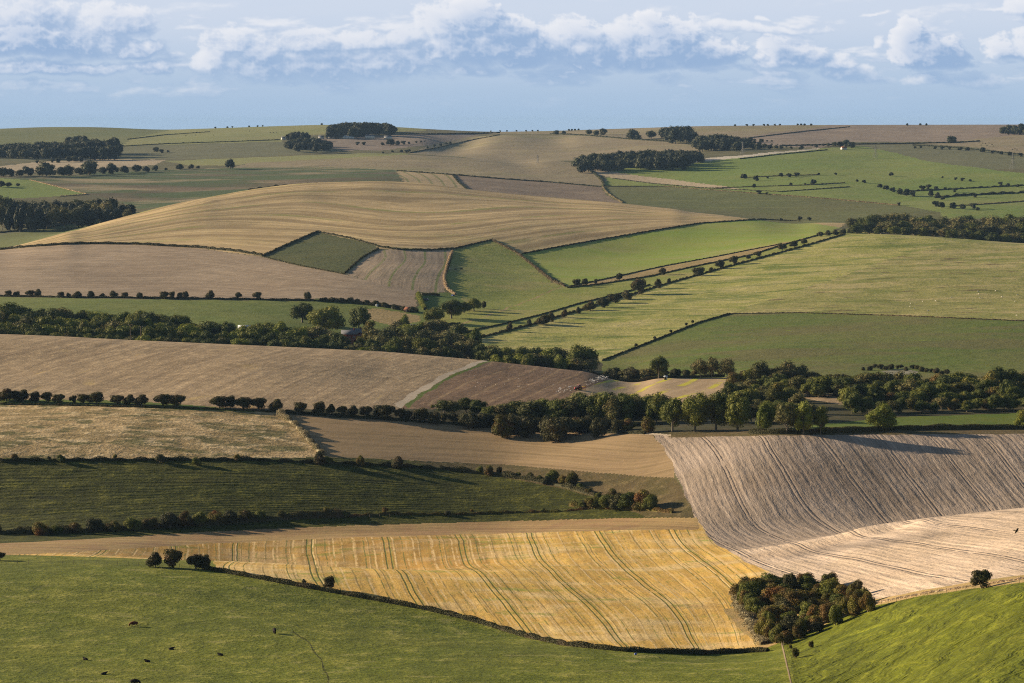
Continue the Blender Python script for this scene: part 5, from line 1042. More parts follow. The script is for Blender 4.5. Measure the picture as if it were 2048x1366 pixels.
for u, vt, vb, w in [(1830, 292, 297, 12), (1842, 291, 296, 10), (1870, 292, 298, 12), (1885, 293, 299, 10), (1898, 293, 299, 8), (1920, 293, 301, 12), (1935, 294, 302, 14), (1965, 294, 305, 24), (1985, 300, 307, 14), (2002, 302, 309, 14), (2020, 303, 311, 18), (2040, 305, 313, 18)]:
    pixel_tree(u, vt, vb, w, 'farbush', 'bush in the dark hedge across the tan field at far right', 'bushes of the far right hedge', dmin=3600)
pixel_tree(1904, 271, 286, 20, 'far', 'grey bare looking tree on the far right hedge line', dmin=4000)
for u in (1014, 1033, 1052, 1064, 1075, 1137, 1143, 1149, 1156, 1466, 1489, 1503, 1523, 1531, 1545, 1555, 1590, 1597, 1604, 1617, 1807, 1833, 1845, 982, 1000, 470, 503, 520, 530, 647, 436, 460):
    vt = float(np.interp(u, [0, 330, 450, 560, 660, 800, 850, 980, 1100, 1250, 1400, 1600, 2048], [258, 260, 256, 252, 249, 254, 258, 264, 262, 257, 252, 250, 249]))
    D_ = float(np.interp(u, [0, 330, 450, 560, 660, 980, 1100, 1400, 2048], [6000, 5900, 5800, 5700, 5600, 5800, 5700, 5500, 5500]))
    pixel_tree(u, vt - 3.2, None, 5.5, 'farbush', 'tiny dark bush on the skyline', 'bushes on the skyline', D=D_)

# ------------------------------------------------------------------ hedges
def hedge(line, hpx, label, dmin=300, mat='hedge', wpx=None, name='hedge', gaps=0.0, D=None, seed=1, rag=0.5):
    """a continuous hedge or bank of growth following the pixel line; height hpx pixels at its distance"""
    rng = np.random.RandomState(seed + int(line[0][0]) % 97)
    L = np.array(line, float); d = np.concatenate([[0], np.cumsum(np.hypot(*np.diff(L, axis=0).T))])
    n = max(4, int(d[-1] / 3.0)); ss = np.linspace(0, d[-1], n)
    G = []
    for s in ss:
        u = np.interp(s, d, L[:, 0]); v = np.interp(s, d, L[:, 1])
        x, y = ground_at(u, v, dmin) if D is None else at_dist(u, np.interp(s, [0, d[-1]], D))
        G.append((x, y))
    G = np.array(G)
    # smooth away jumps
    for _ in range(2): G[1:-1] = (G[:-2] + 2 * G[1:-1] + G[2:]) / 4
    seg = np.concatenate([[0], np.cumsum(np.hypot(*np.diff(G, axis=0).T))]); total = seg[-1]
    ym = G[:, 1].mean(); h0 = hpx * ym / F; w0 = (wpx * ym / F) if wpx else h0 * 1.1
    leaf = max(0.18, ym / 2275 * 0.48)
    if ym > 1700: h0 *= 0.75; w0 *= 0.7
    area = total * (h0 * 2 + w0) * 1.5
    cnt = int(min(30000, max(300, area / (leaf * leaf) * 0.7)))
    s = rng.uniform(0, total, cnt)
    k1, k2 = rng.uniform(0, 6.28, 2)
    prof = 1 + rag * (0.45 * np.sin(s / (h0 * 2.6) + k1) * np.sin(s / (h0 * 7.3) + k2) + 0.35 * np.sin(s / (h0 * 1.1) + k2)) 
    prof = np.clip(prof, 0.35, 1.7)
    x = np.interp(s, seg, G[:, 0]); y = np.interp(s, seg, G[:, 1])
    dx = np.gradient(G[:, 0], seg); dy = np.gradient(G[:, 1], seg)
    tx = np.interp(s, seg, dx); ty = np.interp(s, seg, dy); nn = np.hypot(tx, ty) + 1e-9; nx, ny = -ty / nn, tx / nn
    ang = rng.uniform(0, math.pi, cnt)
    off = np.cos(ang) * w0 * 0.5 * prof; hz = np.sin(ang) ** 0.6 * h0 * prof * rng.uniform(0.75, 1.08, cnt)
    x = x + nx * off; y = y + ny * off
    zi = np.array([height(a, b) for a, b in zip(x[::1], y[::1])]) if cnt < 3000 else None
    if zi is None:
        zc = np.array([height(a, b) for a, b in G]); zi = np.interp(s, seg, zc)
    P = np.stack([x, y, zi + hz], 1)
    Nr = np.stack([nx * np.cos(ang), ny * np.cos(ang), np.sin(ang)], 1)
    if gaps:
        keep = np.sin(s / (h0 * 5.0) + k2) * np.sin(s / (h0 * 13.0)) > -1 + gaps
        P, Nr = P[keep], Nr[keep]
    V, Fq = leaf_quads(P, Nr, leaf, rng)
    # dense heart of the hedge
    m = len(G); zc = np.array([height(a, b) for a, b in G]); gx = np.gradient(G[:, 0]); gy = np.gradient(G[:, 1]); gn = np.hypot(gx, gy) + 1e-9
    pr = np.clip(1 + rag * (0.45 * np.sin(seg / (h0 * 2.6) + k1) * np.sin(seg / (h0 * 7.3) + k2)), 0.3, 1.6) * (0.78 if not gaps else 0.2)
    cv, cf = [], []
    for i in range(m):
        a, b = -gy[i] / gn[i] * w0 * 0.36, gx[i] / gn[i] * w0 * 0.36
        for sg, hh in ((-1, -0.2), (-0.8, 0.7), (0, 0.95), (0.8, 0.7), (1, -0.2)):
            cv.append((G[i, 0] + a * sg, G[i, 1] + b * sg, zc[i] + hh * h0 * pr[i]))
        if i:
            for q in range(4): cf.append(((i - 1) * 5 + q, (i - 1) * 5 + q + 1, i * 5 + q + 1, i * 5 + q))
    o = mesh_np(name, np.concatenate([V, np.array(cv)]), np.concatenate([Fq, np.array(cf) + len(V)]), LM[mat])
    return tag(o, label, 'hedge' if name == 'hedge' else name.replace('_', ' '))

hedge([(412, 1140), (430, 1142), (520, 1158), (660, 1184), (760, 1202), (860, 1221), (960, 1246), (1050, 1274), (1130, 1291), (1250, 1303), (1400, 1309), (1535, 1303)], 9, 'long dark hedge bank curving round the grazed dome', wpx=12, rag=0.35)
hedge([(1472, 1186), (1484, 1215), (1505, 1250), (1532, 1288)], 8, 'tall pale grass on the left side of the big thicket', 540, 'drygrass', 30, name='grass_strip', rag=0.9)
hedge([(1745, 1208), (1850, 1187), (1950, 1172), (2060, 1156)], 3, 'tall pale grass along the hillside fence', 430, 'drygrass', 8, name='grass_strip', rag=0.9)
hedge([(0, 923), (150, 922), (300, 921), (480, 921), (640, 926), (800, 933), (900, 940)], 6, 'low dark hedge between rough grassland and dark slope', 850, rag=0.9)
hedge([(880, 938), (960, 947), (1060, 960), (1130, 974), (1190, 992)], 8, 'dark hedge stepping down the right part of the bank', 850, rag=0.8)
hedge([(-10, 1068), (80, 1069), (190, 1063), (300, 1056), (420, 1048), (540, 1040), (620, 1035), (700, 1033)], 12, 'thick hedge under the dark green slope', 780, rag=0.7)
hedge([(1140, 1012), (1200, 1017), (1300, 1021), (1345, 1026)], 7, 'ragged low scrub under the bush clump at the end of the slope', 780, 'scrub', rag=1.0)
hedge([(700, 1033), (780, 1028), (900, 1030), (1000, 1026), (1120, 1024), (1180, 1018)], 4, 'sparse low hedge right of the thick hedge', 780, 'scrub', rag=1.0)
hedge([(570, 825), (640, 830), (720, 835), (800, 841), (870, 846), (1000, 856), (1100, 861), (1200, 866), (1290, 868)], 5, 'low dark hedge along the top of the tan stubble', 950, rag=0.6)
hedge([(1500, 868), (1600, 867), (1700, 864), (1800, 860), (1900, 859), (2060, 859)], 10, 'clipped dark hedge above the pale ploughland', 900, rag=0.3)
hedge([(0, 809), (120, 811), (260, 814), (400, 818), (520, 823), (570, 825)], 3, 'thin hedge line under the hawthorn row', 950, rag=0.8)
hedge([(560, 829), (590, 850), (615, 880), (645, 910)], 8, 'strip of tall pale grass at the end of the rough grassland', 900, 'drygrass', 12, name='grass_strip', rag=0.9)
hedge([(1180, 745), (1240, 752), (1320, 762), (1400, 770), (1450, 776)], 6, 'low hedge behind the tilled field crest', 1295, rag=0.5, D=(1325, 1315))
hedge([(0, 500), (60, 494), (150, 488), (270, 489), (400, 496), (480, 504), (525, 512)], 6, 'dark hedge between the big hill and the mauve-brown field', 1900, rag=0.35)
hedge([(525, 513), (580, 488), (635, 464)], 4.5, 'hedge on the left edge of the dark paddock', 1900)
hedge([(635, 464), (700, 477), (757, 493)], 4, 'hedge on the upper right edge of the dark paddock', 1900)
hedge([(690, 547), (722, 517), (757, 498)], 4, 'hedge between the dark paddock and the striped patch', 1900)
hedge([(525, 514), (600, 532), (690, 549)], 3, 'thin hedge on the lower edge of the dark paddock', 1850)
hedge([(757, 494), (800, 500), (860, 501), (907, 498)], 4.5, 'hedge above the small striped patch', 1900)
hedge([(907, 498), (985, 480)], 3, 'thin hedge above the olive pasture', 1900)
hedge([(905, 503), (895, 528), (888, 557), (893, 578), (910, 590)], 5, 'straw coloured bank right of the small striped patch', 1800, 'drygrass', 6, name='grass_strip', rag=0.8)
hedge([(903, 512), (893, 545)], 4, 'short dark hedge on the straw coloured bank', 1900)
hedge([(985, 481), (1035, 507), (1070, 535), (1105, 563), (1130, 573)], 5, 'brown overgrown bank left of the crop field', 1900, 'brownhedge', 7)
hedge([(1045, 508), (1120, 494), (1200, 480), (1300, 463), (1400, 447), (1520, 439), (1600, 443)], 3, 'thin hedge between the big hill and the crop field', 2000)
hedge([(1560, 489), (1500, 500), (1430, 514), (1330, 532), (1240, 552), (1140, 573)], 2.2, 'thin dark line of growth under the crop field', 1800)
hedge([(1690, 465), (1640, 470), (1560, 492), (1500, 511), (1400, 531), (1300, 553), (1200, 569), (1135, 576)], 3, 'low hedge above the green strip on the shoulder', 1800)
hedge([(0, 593), (150, 596), (300, 597), (450, 599), (640, 602)], 5, 'long dark hedge along the top of the valley meadow', 1650)
hedge([(640, 602), (700, 606), (770, 614), (835, 624)], 9, 'thick dark hedge behind the farmhouse meadow', 1600, rag=0.4)
hedge([(960, 676), (1060, 651), (1190, 612), (1320, 572), (1440, 538), (1600, 495), (1690, 469)], 4, 'long diagonal hedge climbing the down', 1400, rag=0.8)
hedge([(930, 665), (1000, 650), (1090, 628), (1160, 607), (1240, 588), (1300, 570)], 3, 'thin hedge above the long diagonal hedge', 1400)
hedge([(920, 648), (880, 652), (830, 662)], 4, 'dark field hedge entering the valley wood', 1500)
hedge([(1205, 722), (1300, 685), (1400, 645), (1460, 628)], 2.8, 'hedge on the left side of the deep green field', 1400)
hedge([(1460, 628), (1600, 626), (1800, 632), (2060, 643)], 1.8, 'brown bank between patchy pasture and deep green field', 1400, 'brownhedge')
hedge([(836, 590), (842, 604), (850, 620)], 9, 'tall clipped garden hedge beside the lawn', 1500, 'ash', 14, rag=0.1)
hedge([(845, 591), (862, 590), (880, 592)], 6, 'clipped hedge at the back of the garden', 1500, rag=0.1)
hedge([(500, 384), (560, 374), (620, 366), (690, 362)], 4.5, 'dark hedge peeping over the crest of the big hill', mat='hedge', D=(2870, 3010), rag=0.9)
hedge([(793, 342), (905, 350), (1000, 358), (1100, 365), (1200, 374)], 3, 'thin hedge under the distant tan stubble', 3200, 'far')
hedge([(905, 350), (918, 366), (938, 382)], 3, 'short hedge beside the distant weed striped field', 3100, 'far')
hedge([(1205, 374), (1215, 388), (1245, 406)], 3, 'straw coloured bank left of the olive crop field', 3000, 'drygrass')
hedge([(1156, 329), (1185, 345), (1205, 362), (1208, 373)], 4, 'dark hedge at the end of the distant tan stubble', 3300, 'far')
hedge([(1200, 373), (1330, 373), (1500, 386), (1660, 398), (1800, 411)], 1.8, 'thin bank between olive crop and far pastures', 2900, 'brownhedge')
hedge([(1225, 357), (1300, 367), (1400, 376), (1560, 384), (1700, 374)], 2, 'thin hedge along the pale embankment', 2900, 'far')
hedge([(1655, 300), (1560, 309), (1480, 318)], 2, 'thin hedge by the white chalk track', 3500, 'far')
hedge([(1870, 396), (1930, 391), (2048, 386), (2100, 384)], 5, 'dark hedge crossing the far pastures at right', 2900, 'fardark', rag=0.9)
hedge([(1820, 383), (1900, 379), (1990, 374), (2048, 371)], 3, 'upper dark hedge of the far pastures at right', 2900, 'fardark', rag=1.0)
hedge([(1900, 413), (1980, 408), (2060, 402)], 2.5, 'tan bank below the hedges of the far pastures', 2900, 'brownhedge')
hedge([(1640, 350), (1560, 352), (1480, 356)], 2, 'tan bank with bushes on the bright far pasture', 2900, 'brownhedge')
hedge([(1420, 377), (1500, 374), (1600, 371), (1690, 366)], 2, 'bank below the bushes of the bright far pasture', 2900, 'brownhedge')
hedge([(1500, 276), (1600, 264), (1700, 254)], 1.8, 'thin hedge between the skyline fields', 4400, 'fardark')
hedge([(1560, 292), (1700, 289), (1790, 288), (1900, 286), (1960, 283)], 2.8, 'dark hedge under the mauve skyline field', 4000, 'fardark')
hedge([(1825, 291), (1900, 295), (1980, 303), (2060, 312)], 3, 'dark hedge across the far right tan field', 3700, 'fardark')
hedge([(820, 306), (870, 297), (940, 281), (1000, 270)], 1.8, 'thin hedge on the green bank left of the knoll', 4000, 'far')
hedge([(800, 268), (850, 269), (930, 268), (1000, 266)], 2.5, 'dark hedge right of the far farm', 4300, 'fardark')
hedge([(1100, 268), (1180, 272), (1260, 279), (1340, 284)], 3, 'dark hedge on the shoulder of the far knoll', 4300, 'fardark')
hedge([(240, 293), (330, 288), (450, 284), (560, 280)], 1.8, 'thin hedge under the pale green down', 4000, 'fardark')
hedge([(255, 279), (330, 270), (420, 264)], 1.4, 'thin hedge between the two green downs', 4300, 'fardark')
hedge([(0, 466), (100, 455), (170, 442), (235, 432)], 3, 'dark hedge in the far left valley', 2500, 'fardark')
hedge([(60, 360), (175, 389), (120, 393)], 2, 'pale bank round the small bright meadow', 2900, 'drygrass')

# ------------------------------------------------------------------ animals, vehicles, buildings, fences
def flat_mat(name, c, rough=0.7, metal=0.0, var=0.25, sc=1.5):
    m = bpy.data.materials.new(name); m.use_nodes = True
    T = NT(m.node_tree); b = m.node_tree.nodes['Principled BSDF']
    pos = T.node('ShaderNodeTexCoord').outputs['Object']
    n = T.ramp(T.noise(pos, sc, 4.0, 0.6), 0.3, 0.7)
    T.put(b.inputs['Base Color'], T.mix(n, tuple(x * (1 - var) for x in c), tuple(min(1, x * (1 + var)) for x in c)))
    b.inputs['Roughness'].default_value = rough; b.inputs['Metallic'].default_value = metal; b.inputs['Specular IOR Level'].default_value = 0.1 if rough > 0.75 else 0.5
    return m
M = {k: flat_mat(*v) for k, v in {
    'cow_red': ('chestnut_hide', (0.12, 0.035, 0.018), 0.8), 'cow_black': ('black_hide', (0.016, 0.011, 0.009), 0.8), 'cow_grey': ('pale_hide', (0.45, 0.42, 0.38), 0.8),
    'wool': ('fleece', (0.55, 0.52, 0.44), 0.95), 'gull': ('white_plumage', (0.85, 0.85, 0.85), 0.8, 0, 0.1), 'crow': ('black_plumage', (0.012, 0.012, 0.014), 0.6),
    'red': ('red_paint', (0.33, 0.015, 0.015), 0.4), 'yellow': ('yellow_paint', (0.55, 0.32, 0.02), 0.5), 'blue': ('blue_paint', (0.02, 0.06, 0.30), 0.35), 'navy': ('dark_blue_paint', (0.02, 0.035, 0.07), 0.3),
    'green': ('green_paint', (0.10, 0.28, 0.20), 0.4), 'glass': ('dark_glass', (0.02, 0.03, 0.035), 0.1), 'tyre': ('tyre_rubber', (0.02, 0.02, 0.02), 0.9), 'steel': ('galvanised_steel', (0.13, 0.135, 0.14), 0.6, 0.3),
    'white': ('white_paint', (0.75, 0.74, 0.72), 0.6), 'brick': ('red_brick', (0.17, 0.045, 0.03), 0.9), 'slate': ('slate_roof', (0.12, 0.125, 0.14), 0.7), 'tile': ('clay_tile_roof', (0.20, 0.085, 0.05), 0.8),
    'tin': ('pale_tin_roof', (0.42, 0.47, 0.50), 0.5), 'plaster': ('white_render', (0.65, 0.62, 0.56), 0.9), 'wood': ('weathered_wood', (0.19, 0.15, 0.11), 0.9), 'darkwood': ('dark_wood', (0.055, 0.04, 0.028), 0.9), 'film': ('polythene_film', (0.70, 0.72, 0.72), 0.35)}.items()}

def shape(parts):
    V, Q4, Q3, off = [], [], [], 0
    for v, f in parts:
        v = np.asarray(v, float); f = np.asarray(f)
        V.append(v); (Q4 if f.shape[1] == 4 else Q3).append(f + off); off += len(v)
    L = []
    if Q4: L.append(np.concatenate(Q4))
    if Q3: L.append(np.concatenate(Q3))
    return np.concatenate(V), L
def box(cx, cy, cz, sx, sy, sz, taper=1.0):
    x, y, z = sx / 2, sy / 2, sz / 2; t = taper
    V = [(cx - x, cy - y, cz - z), (cx + x, cy - y, cz - z), (cx + x, cy + y, cz - z), (cx - x, cy + y, cz - z), (cx - x * t, cy - y * t, cz + z), (cx + x * t, cy - y * t, cz + z), (cx + x * t, cy + y * t, cz + z), (cx - x * t, cy + y * t, cz + z)]
    return V, [(0, 3, 2, 1), (4, 5, 6, 7), (0, 1, 5, 4), (1, 2, 6, 5), (2, 3, 7, 6), (3, 0, 4, 7)]
def bar(a, b, r=0.05, sides=5):
    return tube([a, b], [r, r], sides)
def wheel(cx, cy, cz, r, w, n=18):
    V, Fq = [], []
    prof = [(r * 0.55, -w / 2), (r * 0.94, -w / 2), (r, -w * 0.32), (r, w * 0.32), (r * 0.94, w / 2), (r * 0.55, w / 2)]
    for k in range(n):
        a = 2 * math.pi * k / n
        for rr, yy in prof: V.append((cx + rr * math.cos(a), cy + yy, cz + rr * math.sin(a)))
    p = len(prof)
    for k in range(n):
        for j in range(p): Fq.append((k * p + j, k * p + (j + 1) % p, ((k + 1) % n) * p + (j + 1) % p, ((k + 1) % n) * p + j))
    return V, Fq
def disc(cx, cy, cz, r, w, n=18):
    V = [(cx, cy - w / 2, cz), (cx, cy + w / 2, cz)]; Fq = []
    for k in range(n):
        a = 2 * math.pi * k / n
        V += [(cx + r * math.cos(a), cy - w / 2, cz + r * math.sin(a)), (cx + r * math.cos(a), cy + w / 2, cz + r * math.sin(a))]
    for k in range(n):
        a, b = 2 + 2 * k, 2 + 2 * ((k + 1) % n)
        Fq += [(0, b, a), (1, a + 1, b + 1), (a, b, b + 1), (a, b + 1, a + 1)]
    return V, Fq
def part(name, shapes, mat, parent):
    v, f = shape(shapes)
    return mesh_np(name, v, f, mat, parent=parent)

def skinned(name, joints, edges, mat, sub=1):
    me = bpy.data.meshes.new(name); me.from_pydata([j[:3] for j in joints], edges, [])
    o = bpy.data.objects.new(name, me); COL.objects.link(o)
    o.modifiers.new('skin', 'SKIN'); 
    if not me.skin_vertices: 
        bpy.context.view_layer.objects.active = o
    for i, j in enumerate(joints):
        sv = me.skin_vertices[0].data[i]; rx = j[3]; sv.radius = (rx, j[4] if len(j) > 4 else rx); sv.use_root = (i == 0)
    s = o.modifiers.new('sub', 'SUBSURF'); s.levels = sub; s.render_levels = sub
    dg = bpy.context.evaluated_depsgraph_get()
    m2 = bpy.data.meshes.new_from_object(o.evaluated_get(dg)); m2.name = name
    bpy.data.objects.remove(o); m2.materials.clear(); m2.materials.append(mat)
    for p in m2.polygons: p.use_smooth = True
    return m2

def beast(scale, grazing=True, lying=False, mat=None, name='cow'):
    """quadruped facing +X"""
    J, E_ = [], []
    def add(p, parent=None):
        J.append(p); i = len(J) - 1
        if parent is not None: E_.append((parent, i))
        return i
    dz = -0.62 if lying else 0.0
    pel = add((-0.66, 0, 1.10 + dz, 0.28, 0.36)); mid = add((-0.1, 0, 1.02 + dz, 0.33, 0.44), pel); ch = add((0.48, 0, 1.06 + dz, 0.27, 0.40), mid)
    if grazing and not lying:
        n1 = add((0.92, 0, 0.98, 0.17, 0.22), ch); h1 = add((1.22, 0, 0.52, 0.13, 0.15), n1); h2 = add((1.38, 0, 0.20, 0.08, 0.09), h1)
    else:
        n1 = add((0.90, 0, 1.35 + dz, 0.16, 0.2), ch); h1 = add((1.12, 0, 1.58 + dz, 0.13, 0.15), n1); h2 = add((1.42, 0, 1.42 + dz, 0.08, 0.09), h1)
    hx, hz = J[h1][0], J[h1][2]
    for s in (-1, 1):
        e = add((hx - 0.06, s * 0.24, hz + 0.08, 0.035, 0.05), h1)
        if lying:
            a = add((-0.78, s * 0.30, 0.30, 0.17, 0.2), pel); b = add((-0.35, s * 0.44, 0.14, 0.09), a); add((-0.72, s * 0.50, 0.08, 0.06), b)
            a = add((0.55, s * 0.26, 0.26, 0.12), ch); b = add((0.85, s * 0.28, 0.12, 0.08), a); add((0.60, s * 0.34, 0.07, 0.06), b)
        else:
            a = add((-0.78, s * 0.19, 0.82, 0.15, 0.19), pel); b = add((-0.70, s * 0.20, 0.58, 0.09), a); c = add((-0.88, s * 0.20, 0.42, 0.065), b); add((-0.83, s * 0.20, 0.05, 0.06), c)
            a = add((0.50, s * 0.20, 0.74, 0.12, 0.14), ch); b = add((0.54, s * 0.20, 0.42, 0.07), a); add((0.52, s * 0.20, 0.05, 0.06), b)
    t = add((-1.02, 0, 1.18 + dz, 0.05), pel); add((-1.10, 0, 0.62 + dz * 0.6, 0.04), t)
    J = [tuple(v * scale for v in j[:3]) + tuple(r_ * scale * 1.38 for r_ in j[3:]) for j in J]
    return skinned(name, J, E_, mat)
COW_RED = beast(1.0, True, False, M['cow_red']); COW_BLACK = beast(1.0, True, False, M['cow_black']); COW_LIE = beast(0.8, False, True, M['cow_black']); COW_PALE = beast(1.0, True, False, M['cow_grey'])
SHEEP = beast(0.62, True, False, M['wool'], 'sheep')
def animal(me, nm, u, v, rz, label, group=None, dmin=400, sc=1.0, D=None):
    x, y = ground_at(u, v, dmin) if D is None else at_dist(u, D)
    o = bpy.data.objects.new(nm, me); COL.objects.link(o)
    o.location = (x, y, height(x, y) - 0.03); o.rotation_euler = (0, 0, rz); o.scale = (sc, sc, sc)
    return tag(o, label, 'cow' if nm in ('cow', 'calf') else nm, group)
animal(COW_RED, 'cow', 268, 1253, math.pi + 0.1, 'chestnut brown cow grazing on the grass dome, facing left', dmin=500)
animal(COW_BLACK, 'cow', 549, 1267, -1.35, 'dark brown cow standing end on with a long shadow', dmin=500, sc=1.05)
for i, (u, v, r, lb) in enumerate([(171, 1320, 2.6, 'dark calf lying with raised head, farthest left of the resting cattle'), (208, 1349, 0.4, 'dark calf resting just above the bottom edge, lower left'), (295, 1324, 2.9, 'small dark calf lying between the chestnut cow and the bottom edge'), (343, 1299, 0.3, 'small dark calf lying right below the chestnut cow'), (441, 1311, 2.8, 'dark calf resting left of the end on cow'), (270, 1370, 0.0, 'black cow cut off by the bottom edge of the picture')]):
    animal(COW_LIE if i < 5 else COW_BLACK, 'calf' if i < 5 else 'cow', u, v, r, lb, dmin=450, sc=0.85 if i < 5 else 1.0)
for (u, v) in [(1821, 608), (1820, 614), (1829, 619), (1845, 604), (1856, 622), (1871, 603), (1956, 584), (1957, 589), (1960, 597), (1991, 583), (2004, 595), (2030, 604), (2035, 591), (2033, 632), (1903, 596), (1790, 596)]:
    animal(SHEEP, 'sheep', u, v, RNG.uniform(0, 6.28), 'white sheep grazing on the patchy down pasture', 'sheep on the patchy down pasture', 1400, 1.1)
animal(COW_PALE, 'cow', 900, 539, 2.9, 'pale grey cow near the straw bank in the olive pasture', dmin=1900); animal(COW_BLACK, 'cow', 911, 540, 0.3, 'black cow between the pale cow and another in the olive pasture', dmin=1900); animal(COW_BLACK, 'cow', 923, 539, 3.0, 'black cow farthest from the straw bank in the olive pasture', dmin=1900)
for (u, v) in [(1958, 286), (1965, 287), (1971, 288), (1978, 287), (1984, 290), (1974, 292), (1980, 294), (1987, 293), (2025, 300), (2034, 301), (2030, 298), (1962, 291)]:
    animal(COW_BLACK, 'cow', u, v, RNG.uniform(0, 6.28), 'black cow in the herd on the far right tan field', 'cattle herd at far right', 3600, 1.2)
for (u, v) in [(372, 272), (384, 271), (391, 271), (400, 269), (427, 271), (499, 263), (541, 266), (547, 266), (553, 266)]:
    animal(COW_BLACK, 'cow', u, v, RNG.uniform(0, 6.28), 'tiny dark cow on the pale green skyline down', 'cattle on the skyline down', 4300, 1.2)

# birds
def bird_mesh(name, mat, span, fly=True):
    s = span / 2
    body, bf = tube([(-0.42 * s, 0, 0.02), (-0.2 * s, 0, 0.03), (0.1 * s, 0, 0), (0.33 * s, 0, 0.03), (0.46 * s, 0, 0.04), (0.56 * s, 0, 0.02)], [0.02 * s, 0.10 * s, 0.14 * s, 0.09 * s, 0.07 * s, 0.015 * s], 7)
    P = [(body, bf)]
    for sg in (-1, 1):
        if fly:
            w = [(0.2 * s, sg * 0.08 * s, 0.03), (0.30 * s, sg * 0.45 * s, 0.16 * s), (0.10 * s, sg * 1.0 * s, 0.10 * s), (-0.14 * s, sg * 0.55 * s, 0.13 * s), (-0.14 * s, sg * 0.08 * s, 0.03)]
            w2 = [(a, b, c + 0.02) for a, b, c in w]
            V = w + w2; Fq = [(0, 1, 3, 4), (5, 9, 8, 6), (0, 5, 6, 1), (3, 8, 9, 4), (4, 9, 5, 0)]
            P.append((V, Fq)); P.append((V, [(1, 2, 3), (6, 8, 7)])); P.append((V, [(1, 6, 7, 2), (2, 7, 8, 3)]))
        else:
            P.append(box(-0.1 * s, sg * 0.12 * s, 0.03, 0.6 * s, 0.03, 0.12 * s)); P.append(bar((0, sg * 0.05, 0), (0, sg * 0.05, -0.16), 0.012, 4))
    P.append(([(-0.36 * s, -0.04, 0.03), (-0.36 * s, 0.04, 0.03), (-0.66 * s, 0.12, 0.03), (-0.66 * s, -0.12, 0.03)], [(0, 1, 2, 3)]))
    v, f = shape(P)
    return mesh_np(name, v, f, mat, link=False).data
GULL_F = bird_mesh('gull', M['gull'], 1.35, True); GULL_S = bird_mesh('gull', M['gull'], 1.15, False)
gl = np.array([(1172, 771), (1185, 765), (1200, 760), (1220, 755), (1240, 751)], float)
def gull(u, v, h, group, label):
    x, y = ground_at(u, v, 1100)
    o = bpy.data.objects.new('gull', GULL_F if h > 0.3 else GULL_S); COL.objects.link(o)
    o.location = (x, y, height(x, y) + h + 0.18); o.rotation_euler = (RNG.uniform(-.3, .3), RNG.uniform(-.2, .2), RNG.uniform(0, 6.28))
    tag(o, label, 'bird', group)
for i in range(125):
    t = RNG.random() ** 0.9; u = 1172 + t * 68
    gull(u + RNG.uniform(-1.5, 1.5), float(np.interp(u, gl[:, 0], gl[:, 1])) + RNG.uniform(-2.2, 1.8), RNG.choice([0, 0, 0, 0.8, 1.6]), 'gulls following the plough', 'white gull in the dense flock trailing behind the tractor')
for i in range(38):
    u = RNG.uniform(1112, 1150); gull(u, 786 - (u - 1112) * 0.25 + RNG.uniform(-3, 3), RNG.choice([0, 0, 1.0, 2.0]), 'gulls ahead of the tractor', 'white gull feeding on the furrows in front of the tractor')
for i in range(30):
    u = RNG.uniform(930, 1110); gull(u, RNG.uniform(735, 775), 0, 'gulls on the tilled field', 'white gull scattered over the dark tilled field')
th, sl = ray(2033, 1062); Dc = 235.0
cr = bpy.data.objects.new('crow', bird_mesh('crow', M['crow'], 0.98, True)); COL.objects.link(cr)
cr.location = (float(th) * Dc, Dc, float(sl) * Dc + CZ); cr.rotation_euler = (math.radians(-48), math.radians(10), math.radians(5))
tag(cr, 'black crow flying over the pale ploughland at the right edge', 'bird')

# tractor with plough
def tractor():
    x, y = ground_at(1157, 780, 1100)
    t = empty('tractor', (x, y, height(x, y)), math.radians(200), 'red tractor ploughing with a yellow and red plough on the brown field', 'tractor')
    part('body', [box(1.35, 0, 1.15, 1.9, 0.85, 0.75, 0.9), box(0, 0, 0.95, 1.6, 0.9, 0.5), box(2.2, 0, 0.75, 0.35, 0.7, 0.4)], M['red'], t)
    cab = part('cab', [box(-0.35, 0, 1.95, 1.4, 1.35, 1.25, 0.9)], M['glass'], t)
    part('roof', [box(-0.35, 0, 2.66, 1.5, 1.45, 0.16, 0.92)], M['red'], cab)
    part('exhaust_pipe', [bar((1.0, 0.38, 1.4), (1.0, 0.38, 2.5), 0.06, 6)], M['steel'], t)
    for s in (-1, 1):
        w = part('wheel', [wheel(-0.55, s * 0.95, 0.92, 0.92, 0.5)], M['tyre'], t); part('rim', [disc(-0.55, s * 0.95, 0.92, 0.52, 0.3)], M['yellow'], w)
        w = part('wheel', [wheel(1.75, s * 0.85, 0.62, 0.62, 0.36)], M['tyre'], t); part('rim', [disc(1.75, s * 0.85, 0.62, 0.34, 0.22)], M['yellow'], w)
        part('mudguard', [box(-0.55, s * 0.95, 1.9, 1.3, 0.5, 0.1)], M['red'], t)
    pl = part('plough', [bar((-1.3, 0, 0.8), (-4.6, -0.9, 0.9), 0.13, 6)] + [bar((-1.9 - 0.75 * i, -0.1 - 0.21 * i, 0.85), (-1.9 - 0.75 * i, -0.1 - 0.21 * i, 1.7), 0.09, 5) for i in range(4)], M['red'], t)
    part('mouldboard', [box(-1.9 - 0.75 * i, -0.05 - 0.21 * i, 0.25, 0.6, 0.10, 0.5, 0.6) for i in range(4)] + [box(-1.9 - 0.75 * i, -0.05 - 0.21 * i, 1.65, 0.7, 0.25, 0.55, 0.7) for i in range(4)], M['yellow'], pl)
tractor()

